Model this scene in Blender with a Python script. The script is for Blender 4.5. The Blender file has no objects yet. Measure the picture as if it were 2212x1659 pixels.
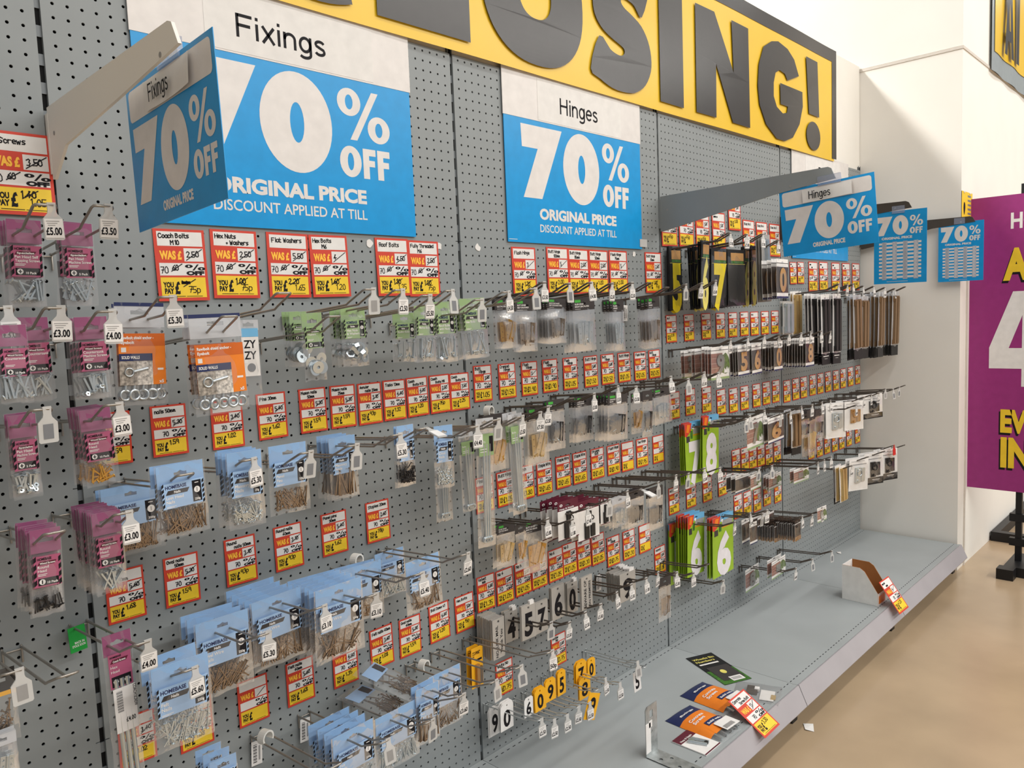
import bpy, math, random
from mathutils import Matrix, Vector
from math import pi, sin, cos
random.seed(7)
SC = bpy.context.scene
COL = SC.collection
# ------------------------------------------------------------------ camera
cam = bpy.data.cameras.new('camera'); camo = bpy.data.objects.new('camera', cam); COL.objects.link(camo)
cam.sensor_width = 36.0; cam.lens = 1687.25 / 2212 * 36.0; cam.clip_start = 0.02; cam.clip_end = 60
YAW, PIT, ROL = .8061, .0887, -.0392
fw = Vector((sin(YAW)*cos(PIT), cos(YAW)*cos(PIT), -sin(PIT)))
rt = Vector((cos(YAW), -sin(YAW), 0)); up = rt.cross(fw)
r2 = rt*cos(ROL) + up*sin(ROL); u2 = -rt*sin(ROL) + up*cos(ROL)
m = Matrix.Identity(4)
for i in range(3): m[i][0], m[i][1], m[i][2] = r2[i], u2[i], -fw[i]
m.translation = Vector((-.4801, -1.6005, 1.4393))
camo.matrix_world = m
SC.camera = camo
# ------------------------------------------------------------------ world, lamps, exposure
W = bpy.data.worlds.new('world'); SC.world = W; W.use_nodes = True
W.node_tree.nodes['Background'].inputs[0].default_value = (.95, .97, 1, 1)
W.node_tree.nodes['Background'].inputs[1].default_value = .30
def strip(name, x, y, z, lx, ly, power, col=(1, .97, .92)):
    l = bpy.data.lights.new(name, 'AREA'); l.shape = 'RECTANGLE'; l.size = lx; l.size_y = ly; l.energy = power; l.color = col
    o = bpy.data.objects.new(name, l); COL.objects.link(o); o.location = (x, y, z); return o
strip('aisle_strip_light', 4.2, -1.7, 4.7, 11, .35, 150)
strip('next_aisle_strip_light', 4.2, -4.6, 4.7, 11, .35, 430)
strip('added_front_strip_light', 4.2, -7.8, 4.7, 11, .35, 430)  # unseen extra row, added to put more front light on the wall
strip('rear_aisle_strip_light', .5, 1.52, 4.75, 10, .42, 480)
SC.view_settings.view_transform = 'Standard'; SC.view_settings.look = 'None'
SC.view_settings.gamma = 1; SC.view_settings.exposure = -0.06; SC.view_settings.use_curve_mapping = False
SC.cycles.transparent_max_bounces = 32; SC.cycles.max_bounces = 8
SC.cycles.use_denoising = True
# ------------------------------------------------------------------ helpers
MATS = {}
def lin(c):
    c /= 255.0
    return c/12.92 if c <= .04045 else ((c+.055)/1.055)**2.4
def mat(name, rgb=None, rough=.5, metal=0, noise=.05, scale=30, spec=.4, bump=0):
    if name in MATS: return MATS[name]
    M = bpy.data.materials.new(name); M.use_nodes = True; nt = M.node_tree; N = nt.nodes; L = nt.links
    b = N['Principled BSDF']; c = [lin(v) for v in rgb]
    b.inputs['Roughness'].default_value = rough; b.inputs['Metallic'].default_value = metal
    b.inputs['Specular IOR Level'].default_value = spec
    tc = N.new('ShaderNodeTexCoord'); nz = N.new('ShaderNodeTexNoise'); nz.inputs['Scale'].default_value = scale; nz.inputs['Detail'].default_value = 4
    L.new(tc.outputs['Object'], nz.inputs['Vector'])
    rp = N.new('ShaderNodeValToRGB'); rp.color_ramp.elements[0].position = .3; rp.color_ramp.elements[1].position = .7
    rp.color_ramp.elements[0].color = [v*(1-noise) for v in c] + [1]; rp.color_ramp.elements[1].color = [min(1, v*(1+noise)) for v in c] + [1]
    L.new(nz.outputs['Fac'], rp.inputs['Fac']); L.new(rp.outputs['Color'], b.inputs['Base Color'])
    if bump:
        bp = N.new('ShaderNodeBump'); bp.inputs['Strength'].default_value = bump; bp.inputs['Distance'].default_value = .002
        L.new(nz.outputs['Fac'], bp.inputs['Height']); L.new(bp.outputs['Normal'], b.inputs['Normal'])
    MATS[name] = M; return M
def film(name, rgb, opac, rough=.12, scale=60, bump=.6, gloss=1.0):
    """see-through plastic: a little haze and sharp highlights over a transparent base"""
    M = bpy.data.materials.new(name); M.use_nodes = True; nt = M.node_tree; N = nt.nodes; L = nt.links
    b = N['Principled BSDF']; b.inputs['Base Color'].default_value = [lin(v) for v in rgb] + [1]; b.inputs['Roughness'].default_value = .5
    tr = N.new('ShaderNodeBsdfTransparent'); tr.inputs[0].default_value = (.98, .98, .98, 1)
    gl = N.new('ShaderNodeBsdfGlossy'); gl.inputs['Roughness'].default_value = rough; gl.inputs[0].default_value = (1, 1, 1, 1)
    m1 = N.new('ShaderNodeMixShader'); m1.inputs[0].default_value = opac; m2 = N.new('ShaderNodeMixShader')
    fr = N.new('ShaderNodeFresnel'); fr.inputs['IOR'].default_value = 1.5
    mu = N.new('ShaderNodeMath'); mu.operation = 'MULTIPLY'; mu.inputs[1].default_value = gloss
    tc = N.new('ShaderNodeTexCoord'); nz = N.new('ShaderNodeTexNoise'); nz.inputs['Scale'].default_value = scale; nz.inputs['Detail'].default_value = 2
    bp = N.new('ShaderNodeBump'); bp.inputs['Strength'].default_value = bump; bp.inputs['Distance'].default_value = .004
    L.new(tc.outputs['Object'], nz.inputs['Vector']); L.new(nz.outputs['Fac'], bp.inputs['Height'])
    for q in (b, gl, fr): L.new(bp.outputs['Normal'], q.inputs['Normal'])
    L.new(tr.outputs[0], m1.inputs[1]); L.new(b.outputs[0], m1.inputs[2]); L.new(m1.outputs[0], m2.inputs[1]); L.new(gl.outputs[0], m2.inputs[2])
    L.new(fr.outputs[0], mu.inputs[0]); L.new(mu.outputs[0], m2.inputs[0]); L.new(m2.outputs[0], N['Material Output'].inputs[0])
    MATS[name] = M; return M
panel_grey = mat('panel_grey', (138, 143, 144), .42, 0, .03, 12)
mat('post_grey', (118, 124, 128), .4, 0, .03, 12)
mat('deck_grey', (158, 163, 164), .38, 0, .07, 3.2)
mat('rail_grey', (168, 164, 168), .25, 0, .04, 8)
mat('void_shade', (14, 15, 17), .9)  # near-black colour standing in for shade inside holes and slots
mat('black', (22, 22, 24), .45)
mat('ink', (24, 22, 26), .6, spec=.2)
mat('white_card', (232, 229, 226), .5)
mat('paper', (226, 223, 219), .6)
mat('red', (205, 62, 42), .45)
mat('tag_yellow', (238, 200, 48), .45)
mat('tag_orange', (255, 190, 60), .45)
mat('sign_blue', (16, 148, 214), .3)
mat('sign_grey', (222, 217, 213), .35)
mat('banner_yellow', (232, 190, 44), .3, noise=.04, scale=3, bump=.0)
mat('banner_black', (52, 48, 46), .28)
mat('wire', (158, 152, 144), .34, .7)
mat('dark_wire', (92, 84, 77), .42, .35)
mat('zinc_wire', (196, 200, 200), .32, .6)
mat('zinc', (198, 206, 210), .28, .8)
mat('steel', (150, 132, 114), .3, .85, .2, 60)
mat('brown_steel', (128, 116, 104), .35, .8)
mat('brass', (206, 160, 82), .32, .75)
mat('pale_brass', (216, 186, 126), .35, .6)
mat('gold', (176, 134, 84), .35, .5)
mat('aged_brass', (134, 106, 76), .4, .35)
mat('dark_metal', (48, 46, 46), .4, .4)
mat('purple_card', (146, 80, 116), .35)
mat('pink_card', (172, 88, 120), .35)
mat('nail_blue', (140, 176, 216), .35)
mat('label_blue', (158, 190, 226), .35)
mat('navy', (34, 44, 88), .4)
mat('bolt_green', (140, 166, 116), .4)
mat('label_green', (150, 176, 126), .4)
mat('orange', (232, 128, 36), .4)
mat('orange_brown', (204, 100, 30), .4)
mat('rock', (150, 142, 132), .8, 0, .6, 160)
mat('rock_pale', (200, 194, 186), .8, 0, .55, 220)
mat('hinge_header', (58, 54, 54), .45)
mat('logo_green', (70, 170, 66), .45)
mat('maroon', (92, 28, 46), .4)
mat('sky_card', (110, 175, 215), .4)
mat('lime', (150, 184, 46), .4)
mat('leaf', (62, 110, 40), .5, 0, .4, 90)
mat('plant', (92, 112, 54), .6, 0, .5, 70)
mat('brick', (142, 92, 78), .7, 0, .2, 60)
mat('mortar', (176, 150, 136), .7)
mat('digit_yellow', (232, 210, 40), .35)
mat('digit_pale', (226, 214, 110), .4)
mat('digit_white', (226, 222, 226), .4)
mat('digit_grey', (138, 136, 130), .4, .3)
mat('brown_card', (62, 46, 36), .45)
mat('gold_digit', (196, 150, 96), .4, .3)
mat('plate_silver', (182, 178, 172), .35, .25)
mat('number_yellow', (240, 176, 34), .4)
mat('wall_white', (236, 232, 224), .7, 0, .02, 4)
mat('trim_white', (206, 198, 188), .6)
mat('floor_concrete', (172, 150, 122), .24, 0, .14, 2.2)
mat('cardboard', (160, 106, 58), .8)
mat('cardboard_white', (232, 230, 226), .6)
mat('galvanised', (172, 176, 176), .4, .7, .25, 45)
mat('violet', (152, 50, 120), .35)
mat('tag_green', (30, 150, 60), .4)
mat('fine_grey', (150, 148, 146), .6)
mat('list_grey', (170, 178, 192), .5)
mat('window_grey', (120, 122, 126), .4)
mat('rubber_white', (228, 226, 220), .4)
mat('ticket_red', (206, 34, 30), .4)
film('clear_film', (224, 224, 226), .075, .2, 38, .35, .30)
film('thin_film', (224, 224, 226), .02, .15, 38, .3, .16)
film('header_film', (208, 210, 214), .72, .25, 30, .3, .5)
film('frosted', (222, 221, 218), .62, .3, 30, .2, .5)
film('clip_clear', (190, 200, 225), .35, .15, 30, .2, .6)

class MB:
    """collects quads, boxes, tubes, lettering; build() links them as ONE mesh object"""
    def __init__(s): s.v = []; s.f = []; s.m = []; s.mats = []; s.sm = []
    def mi(s, name):
        if name not in s.mats: s.mats.append(name)
        return s.mats.index(name)
    def add(s, vs, fs, mn, smooth=False):
        o = len(s.v); i = s.mi(mn); s.v += [tuple(p) for p in vs]
        for f in fs: s.f.append([o+k for k in f]); s.m.append(i); s.sm.append(smooth)
    def box(s, x0, x1, y0, y1, z0, z1, mn):
        s.add([(x, y, z) for x in (x0, x1) for y in (y0, y1) for z in (z0, z1)],
              [(0, 1, 3, 2), (4, 6, 7, 5), (0, 4, 5, 1), (2, 3, 7, 6), (0, 2, 6, 4), (1, 5, 7, 3)], mn)
    def rect(s, u0, u1, v0, v1, d, mn): s.add([(u0, -d, v0), (u1, -d, v0), (u1, -d, v1), (u0, -d, v1)], [(0, 1, 2, 3)], mn)
    def flat(s, pts, d, mn, back=None):
        """filled outline in the x-z plane, d in front of the back plane; with back it gets thickness"""
        n = len(pts)
        vs, fs = fill([pts])
        s.add([(x, -d, z) for x, z in vs], fs, mn)
        if back is not None:
            s.add([(x, -back, z) for x, z in vs], fs, mn)
            s.add([(x, -d, z) for x, z in pts] + [(x, -back, z) for x, z in pts], [(i, (i+1) % n, n+(i+1) % n, n+i) for i in range(n)], mn)
    def holed(s, loops, d, mn, back=None):
        vs, fs = fill(loops); s.add([(x, -d, z) for x, z in vs], fs, mn)
        if back is not None:
            s.add([(x, -back, z) for x, z in vs], fs, mn)
            for pts in loops:
                n = len(pts)
                s.add([(x, -d, z) for x, z in pts] + [(x, -back, z) for x, z in pts], [(i, (i+1) % n, n+(i+1) % n, n+i) for i in range(n)], mn)
    def tube(s, path, r, mn, n=6, cap=True, smooth=True):
        P = [Vector(p) for p in path]; rings = []; nrm = None
        for i, p in enumerate(P):
            t = (P[min(i+1, len(P)-1)] - P[max(i-1, 0)]).normalized()
            if nrm is None: nrm = t.orthogonal().normalized()
            nrm = (nrm - t*nrm.dot(t)).normalized(); bn = t.cross(nrm)
            rr = r[i] if isinstance(r, (list, tuple)) else r
            rings.append([p + (nrm*cos(2*pi*k/n) + bn*sin(2*pi*k/n))*rr for k in range(n)])
        fs = []
        for i in range(len(P)-1):
            for k in range(n): fs.append((i*n+k, i*n+(k+1) % n, (i+1)*n+(k+1) % n, (i+1)*n+k))
        vs = [q for g in rings for q in g]
        s.add(vs, fs, mn, smooth)
        if cap: s.add(rings[0] + rings[-1], [tuple(range(n)), tuple(range(n, 2*n))], mn)
    def disc(s, c, ax, r, h, mn, n=12, hole=0):
        """short cylinder or washer centred at c along axis ax"""
        ax = Vector(ax).normalized(); a = ax.orthogonal().normalized(); b = ax.cross(a); c = Vector(c)
        def ring(rr, t): return [c + ax*t + (a*cos(2*pi*k/n) + b*sin(2*pi*k/n))*rr for k in range(n)]
        if hole:
            vs = ring(r, -h/2) + ring(r, h/2) + ring(hole, -h/2) + ring(hole, h/2); fs = []
            for k in range(n):
                j = (k+1) % n
                fs += [(k, j, n+j, n+k), (2*n+k, 2*n+j, 3*n+j, 3*n+k), (k, j, 2*n+j, 2*n+k), (n+k, n+j, 3*n+j, 3*n+k)]
            s.add(vs, fs, mn)
        else:
            vs = ring(r, -h/2) + ring(r, h/2)
            s.add(vs, [(k, (k+1) % n, n+(k+1) % n, n+k) for k in range(n)] + [tuple(range(n)), tuple(range(n, 2*n))], mn)
    def torus(s, c, ax, R, r, mn, n=14, k=6):
        ax = Vector(ax).normalized(); a = ax.orthogonal().normalized(); b = ax.cross(a); c = Vector(c)
        s.tube([c + (a*cos(2*pi*i/n) + b*sin(2*pi*i/n))*R for i in range(n+1)], r, mn, k, False)
    def text(s, t, u, v, h, mn, d, w=None, bold=.0, al='l', ang=0):
        vs, fs = glyphs(t, bold)
        if not vs: return
        x0 = min(p[0] for p in vs); x1 = max(p[0] for p in vs); k = h/.69; kx = k if w is None else w/(x1-x0)
        if w and w < 0: kx = min(k, -w/(x1-x0))
        ox = {'l': -x0*kx, 'c': -(x0+x1)/2*kx, 'r': -x1*kx}[al]
        ca, sa = cos(ang), sin(ang); out = []
        for x, z in vs:
            X, Z = x*kx+ox, z*k; out.append((u+X*ca-Z*sa, -d, v+X*sa+Z*ca))
        s.add(out, fs, mn)
    def hand(s, t, u, v, h, mn, d, lw, maxw=None, al='l', ang=.0):
        """felt-pen writing: every stroke a thin ribbon"""
        k = h/6.0; wd = sum(HW_W(c) for c in t)*k
        kx = k if not maxw else k*min(1, maxw/max(wd, 1e-6))
        x = 0 if al == 'l' else (-wd*kx/k/2 if al == 'c' else -wd*kx/k)
        ca, sa = cos(ang), sin(ang)
        for c in t:
            for st in HW.get(c, []):
                jx, jz = random.uniform(-.2, .2), random.uniform(-.25, .25)
                pts = [((x+(p+jx)*kx), (q+jz)*k) for p, q in st]
                pts = [(u+a*ca-b*sa, v+a*sa+b*ca) for a, b in pts]
                s.ribbon(pts, lw, mn, d)
            x += HW_W(c)*kx
    def ribbon(s, pts, lw, mn, d):
        for (a, b), (c, e) in zip(pts, pts[1:]):
            L = math.hypot(c-a, e-b)
            if L < 1e-7: continue
            dx, dz = (c-a)/L*lw/2, (e-b)/L*lw/2
            s.add([(a-dx-dz, -d, b-dz+dx), (a-dx+dz, -d, b-dz-dx), (c+dx+dz, -d, e+dz-dx), (c+dx-dz, -d, e+dz+dx)], [(0, 1, 2, 3)], mn)
    def build(s, name, parent=None, loc=None, rot=None):
        me = mesh_of(s, name); o = bpy.data.objects.new(name, me); COL.objects.link(o)
        if parent is not None: o.parent = parent
        if loc is not None: o.location = loc
        if rot is not None: o.rotation_euler = rot
        return o
def mesh_of(s, name):
    me = bpy.data.meshes.new(name); me.from_pydata(s.v, [], s.f)
    for n in s.mats: me.materials.append(MATS[n])
    me.polygons.foreach_set('material_index', s.m); me.polygons.foreach_set('use_smooth', s.sm); me.update(); return me
def fill(loops):
    c = bpy.data.curves.new('outline', 'CURVE'); c.dimensions = '2D'; c.fill_mode = 'FRONT'
    for pts in loops:
        sp = c.splines.new('POLY'); sp.points.add(len(pts)-1)
        for i, (x, z) in enumerate(pts): sp.points[i].co = (x, z, 0, 1)
        sp.use_cyclic_u = True
    o = bpy.data.objects.new('outline', c); me = o.to_mesh()
    vs = [(q.co.x, q.co.y) for q in me.vertices]; fs = [tuple(p.vertices) for p in me.polygons]
    o.to_mesh_clear(); bpy.data.objects.remove(o); bpy.data.curves.remove(c); return vs, fs
_G = {}
def glyphs(t, bold=0.0):
    k = (t, bold)
    if k not in _G:
        c = bpy.data.curves.new('lettering', 'FONT'); c.body = t; c.offset = bold; c.resolution_u = 3
        o = bpy.data.objects.new('lettering', c); me = o.to_mesh()
        _G[k] = ([(q.co.x, q.co.y) for q in me.vertices], [tuple(p.vertices) for p in me.polygons])
        o.to_mesh_clear(); bpy.data.objects.remove(o); bpy.data.curves.remove(c)
    return _G[k]
def ell(cx, cz, rx, rz, n=40, tilt=0):
    return [(cx+rx*cos(2*pi*i/n)+tilt*rz*sin(2*pi*i/n), cz+rz*sin(2*pi*i/n)) for i in range(n)]
def spline(P, k=4, closed=True):
    n = len(P); out = []
    for i in range(n if closed else n-1):
        p0, p1, p2, p3 = [P[(i+j) % n] if closed else P[min(max(i+j, 0), n-1)] for j in (-1, 0, 1, 2)]
        for a in range(k):
            t = a/k; out.append(tuple(.5*(2*p1[q]+(p2[q]-p0[q])*t+(2*p0[q]-5*p1[q]+4*p2[q]-p3[q])*t*t+(3*p1[q]-p0[q]-3*p2[q]+p3[q])*t**3) for q in (0, 1)))
    return out
def tag(o, label=None, cat=None, group=None, kind=None):
    if label: o['label'] = label
    if cat: o['category'] = cat
    if group: o['group'] = group
    if kind: o['kind'] = kind
    return o
def empty(name, loc, rz=0):
    o = bpy.data.objects.new(name, None); o.empty_display_size = .02; COL.objects.link(o); o.location = loc; o.rotation_euler = (0, 0, rz); return o
def copy_tree(o, parent=None):
    c = o.copy(); COL.objects.link(c)
    if parent is not None: c.parent = parent
    for ch in list(KIDS.get(o.name, [])):
        d = copy_tree(ch, c); KIDS.setdefault(c.name, []).append(d)
    return c
KIDS = {}
def part(mb, name, parent, **k):
    o = mb.build(name, parent, **k); KIDS.setdefault(parent.name, []).append(o); return o
def ordn(i): return ['first', 'second', 'third', 'fourth', 'fifth', 'sixth', 'seventh', 'eighth', 'ninth', 'tenth', 'eleventh', 'twelfth', 'thirteenth', 'fourteenth', 'fifteenth', 'sixteenth', 'seventeenth', 'eighteenth', 'nineteenth', 'twentieth'][i]
# ---- felt-pen alphabet: strokes on a grid, baseline 0, x-height 4, capital height 6
_A = {'a':'34 14 03 01 10 20 31|34 31 40','b':'06 00|03 14 24 33 31 20 00','c':'33 24 14 03 01 10 20 31','d':'36 30|34 14 03 01 10 30','e':'02 32 33 24 14 03 01 10 30','f':'36 26 15 10|04 24','g':'34 14 03 01 11 31|34 3- 2= 0=','h':'06 00|03 14 24 33 30','i':'14 10|15 16','j':'24 2- 1=|25 26','k':'06 00|34 02 30','l':'16 10','m':'04 00|03 14 20|23 34 40','n':'04 00|03 14 24 33 30','o':'14 03 01 10 20 31 33 24 14','p':'04 0=|04 24 33 31 20 00','r':'04 00|03 14 34','s':'34 14 03 12 22 31 20 00','t':'16 11 20 30|04 34','u':'04 01 10 20 31|34 30','v':'04 10 34','w':'04 10 23 30 44','x':'04 30|34 00','y':'04 11|34 1=','z':'04 34 00 30','A':'00 26 40|12 32','B':'00 06 26 35 24 03|24 32 20 00','C':'45 36 16 04 02 10 30 41','D':'00 06 26 44 42 20 00','F':'00 06 46|03 33','G':'45 26 06 02 10 30 42 22','H':'06 00|46 40|03 43','L':'06 00 40','M':'00 06 23 46 40','N':'00 06 40 46','O':'16 03 10 30 43 36 16','P':'00 06 36 44 33 03','R':'00 06 36 44 33 03|23 40','S':'45 26 05 13 32 31 20 00','T':'06 46|26 20','V':'06 20 46','W':'06 10 24 30 46','0':'16 04 01 10 20 31 34 26 16','1':'15 26 20','2':'05 16 26 35 34 00 30','3':'05 26 35 23 32 20 00','4':'36 02 42|26 20','5':'36 06 03 23 32 31 20 00','6':'36 14 01 10 30 32 23 02','7':'06 36 10|13 33','8':'23 05 16 26 35 12 01 10 20 31 23','9':'33 13 04 16 26 35 30','.':'10 11','+':'12 32|21 23','#':'04 44 03 43 02 42 04 34|05 33 12','~':'02 14 10 23 20 34 31 43 41'}
def _pt(q): return (float(q[0]), {'-': -1., '=': -2.}.get(q[1], None) if q[1] in '-=' else float(q[1]))
HW = {c: [[_pt(q) for q in st.split()] for st in e.split('|')] for c, e in _A.items()}
HWW = {'m': 5.4, 'w': 5.4, 'M': 5.6, 'W': 5.6, 'i': 2.4, 'l': 2.6, '.': 2.2, ' ': 2.6, '1': 3.4, '4': 5, '#': 5, '~': 4.6}
def HW_W(c): return HWW.get(c, 5.2 if c.isupper() else 4.2)

# ---- plain grotesk letters for the department names, drawn as thick strokes
def arc(cx, cz, rx, rz, a0, a1, n=12): return [(cx+rx*cos(math.radians(a0+(a1-a0)*i/n)), cz+rz*sin(math.radians(a0+(a1-a0)*i/n))) for i in range(n+1)]
GR = {'H': (.86, [[(.08, 0), (.08, 1)], [(.70, 0), (.70, 1)], [(.08, .53), (.70, .53)]]), 'F': (.74, [[(.08, 0), (.08, 1)], [(.08, .935), (.68, .935)], [(.08, .52), (.60, .52)]]),
 'D': (.86, [[(.08, 0), (.08, 1)], [(.08, .935), (.36, .935)] + arc(.36, .5, .34, .435, 80, -80) + [(.36, .065), (.08, .065)]]),
 'i': (.30, [[(.13, 0), (.13, .72)], [(.13, .86), (.13, 1)]]), 'x': (.62, [[(.06, 0), (.54, .72)], [(.54, 0), (.06, .72)]]),
 'n': (.68, [[(.08, 0), (.08, .72)], [(.08, .40)] + arc(.31, .44, .22, .225, 165, 0) + [(.53, 0)]]), 'r': (.44, [[(.08, 0), (.08, .72)], [(.08, .40)] + arc(.30, .44, .21, .225, 165, 75)]),
 'g': (.70, [arc(.31, .36, .23, .305, 0, 360, 24), [(.55, .72), (.55, -.06)] + arc(.30, -.06, .25, .165, 0, -150)]), 'o': (.70, [arc(.33, .36, .26, .305, 0, 360, 24)]),
 'e': (.68, [[(.09, .38), (.58, .38)] + arc(.33, .36, .255, .305, 10, 320, 22)]), 's': (.62, [arc(.29, .525, .19, .14, 20, 180) + [(.13, .45), (.30, .37), (.46, .30)] + arc(.29, .195, .20, .135, 20, -165)])}
def grotesk(b, t, u, v, h, mn, d, w, lw=.125):
    wd = sum(GR[c][0] for c in t); kx = w/wd; x = 0
    for c in t:
        for P in GR[c][1]:
            Q = [((x+a)*kx+u, z*h+v) for a, z in P]; n = len(Q); half = lw*(kx+h)/4; off = []
            for i, p in enumerate(Q):
                a, e = Q[max(i-1, 0)], Q[min(i+1, n-1)]; tx, tz = e[0]-a[0], e[1]-a[1]; L = math.hypot(tx, tz) or 1
                off.append((-tz/L*half, tx/L*half))
            vs = [(p[0]+o[0], -d, p[1]+o[1]) for p, o in zip(Q, off)] + [(p[0]-o[0], -d, p[1]-o[1]) for p, o in zip(Q, off)]
            b.add(vs, [(i, i+1, n+i+1, n+i) for i in range(n-1)], mn)
        x += GR[c][0]

# ------------------------------------------------------------------ the room
def structure(mb, name, **k): return tag(mb.build(name, **k), kind='structure')
b = MB(); b.add([(-6, -9, 0), (13, -9, 0), (13, 7, 0), (-6, 7, 0)], [(0, 1, 2, 3)], 'floor_concrete'); structure(b, 'floor')
b = MB(); b.box(4.02, 13, -.487, 7, 0, 2.672, 'wall_white'); b.box(4.028, 13, -.479, 7, 2.672, 2.688, 'trim_white'); b.box(4.02, 13, -.487, 7, 2.688, 6, 'wall_white'); structure(b, 'wall_right')
b = MB(); b.box(4.016, 13, -.491, 6.9, 2.672, 2.686, 'trim_white'); structure(b, 'trim_1')
b = MB(); b.box(4.13, 4.142, -.4935, -.487, .0, 1.7, 'trim_white'); b.box(4.142, 4.146, -.489, -.487, 0, 1.7, 'fine_grey'); structure(b, 'trim_2')
# ------------------------------------------------------------------ pegboard panels
def panel_mesh(rows):
    s = MB(); P = .025; w = 39*P/2; H = rows*P
    hole = [(.0031*cos(pi/8+pi/4*k), .0031*sin(pi/8+pi/4*k)) for k in range(8)]
    V = []; F = []
    for j in range(rows):
        for i in range(39):
            cx, cz = -w+P*(i+.5), P*(j+.5); o = len(V); h = P/2
            V += [(cx+h, 0, cz-h), (cx+h, 0, cz+h), (cx-h, 0, cz+h), (cx-h, 0, cz-h)] + [(cx+a, 0, cz+c) for a, c in hole] + [(cx+a, .003, cz+c) for a, c in hole]
            H8 = lambda k: o+4+k % 8
            F += [(o, o+1, H8(0), H8(7)), (o+1, o+2, H8(2), H8(1)), (o+2, o+3, H8(4), H8(3)), (o+3, o, H8(6), H8(5)),
                  (o+1, H8(1), H8(0)), (o+2, H8(3), H8(2)), (o+3, H8(5), H8(4)), (o, H8(7), H8(6))]
            F += [(H8(k), H8(k+1), o+12+(k+1) % 8, o+12+k) for k in range(8)]
    s.add(V, F, 'panel_grey')
    e = .495; t = .0012
    for x0, x1 in ((-e, -w), (w, e)): s.box(x0, x1, 0, .012, t, H-t, 'panel_grey')
    s.box(-e, e, .0004, .012, H-.0016, H-.0008, 'panel_grey'); s.box(-e, e, .0004, .012, .0008, .0016, 'panel_grey')
    return mesh_of(s, 'peg_panel')
PM = {20: panel_mesh(20), 40: panel_mesh(40)}
bayname = {-1: 'far left bay', 0: 'bay of nail packs', 1: 'bay of hinge packs', 2: 'bay of door numerals', 3: 'end bay beside the white wall'}
for bay in range(-1, 4):
    spec = [(20, .145, 'bottom'), (20, .645, 'lower middle'), (20, 1.145, 'upper middle'), (20, 1.645, 'top')] if bay < 0 else [(20, .145, 'bottom'), (40, .645, 'tall middle'), (20, 1.645, 'top')]
    for rows, z, nm in spec:
        o = bpy.data.objects.new('pegboard_panel', PM[rows]); COL.objects.link(o); o.location = (bay+.5, 0, z)
        tag(o, f'{nm} grey perforated steel panel in the {bayname[bay]}', 'pegboard panel', 'grey pegboard panels of the display wall')
b = MB(); b.box(-1.3, 4.0, .036, .044, .0, 2.15, 'void_shade')  # dark sheet: the shade seen through the peg holes is in its colour
tag(b.build('backing_board'), 'backing board coloured dark as the shade behind the grey pegboard holes', 'backing board')
b = MB(); b.box(-1.3, 4.012, .012, .03, 2.15, 2.70, 'wall_white')
tag(b.build('header_board'), 'cream header board behind the yellow banner', 'header board')
# slotted uprights
for i, x in enumerate((-1, 0, 1, 2, 3, 4)):
    b = MB(); w = .0075 if x < 4 else .012; xo = 0 if x < 4 else -.004
    for k in range(43):
        z = .02+k*.05
        b.box(x-w+xo, x+w+xo, .005, .008, z, z+.020, 'post_grey')
        for sx in (-1, 1): b.box(x+sx*w-.0012+xo, x+sx*w+.0012+xo, .005, .008, z+.020, z+.05, 'post_grey')
    b.box(x-w+xo, x+w+xo, .008, .034, .02, 2.165, 'void_shade')  # near-black core colours in the darkness inside the slots
    tag(b.build('slotted_upright'), f'slotted grey steel upright {["left of the far left bay","at the left edge of the nail bay","between nail packs and hinge packs","between hinge packs and big digits","between door numerals and end bay","at the end beside the white wall"][i]}', 'upright post', 'slotted uprights of the display wall')
# bottom shelves
for bay in range(-1, 4):
    root = empty('base_shelf', (bay+.5, 0, .1485))
    x0, x1 = -.4992, .4992
    b = MB(); b.box(x0, x1, -.505, -.001, -.028, 0, 'deck_grey'); b.box(x0, x1, -.5062, -.497, -.0005, .0014, 'deck_grey'); part(b, 'deck', root)
    b = MB(); pr = [(-.507, .001), (-.512, .0022), (-.541, -.062), (-.538, -.068), (-.506, -.03)]
    n = len(pr); e0, e1 = x0+.001, x1-.001
    b.add([(e0, y, z) for y, z in pr] + [(e1, y, z) for y, z in pr], [(i, (i+1) % n, n+(i+1) % n, n+i) for i in range(n)] + [tuple(range(n)), tuple(range(n, 2*n))], 'rail_grey')
    part(b, 'price_rail', root)
    b = MB()  # slots are not cut: dark inlays on the deck paint their inner shade
    for k in range(38):
        xx = -.4625+k*.025
        for y in (-.022, -.478): b.box(xx-.0055, xx+.0055, y-.0014, y+.0014, .0001, .0003, 'void_shade')
    for xx in (-.487, .487):
        for y in (-.022, -.478): b.box(xx-.0055, xx+.0055, y-.0014, y+.0014, .0001, .0003, 'void_shade')
    part(b, 'dark_slot_inlays', root)
    b = MB(); b.box(x0, x1, -.44, -.425, -.147, -.03, 'black'); part(b, 'plinth', root)
    for sx in ((-.472,) if bay < 3 else (-.472, .47)):
        b = MB(); b.box(sx-.02, sx+.02, -.485, -.05, -.1484, -.03, 'black'); part(b, 'leg', root)
        b = MB(); b.box(sx-.014, sx+.014, -.488, -.485, -.115, -.03, 'white_card'); part(b, 'leg_label', root)
    tag(root, f'grey steel bottom shelf deck with price rail, {["below the far left bay","below the nail packs","holding the orange and blue packs","holding the open white box","farthest, against the white wall"][bay+1]}', 'shelf', 'bottom shelf decks')
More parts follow.
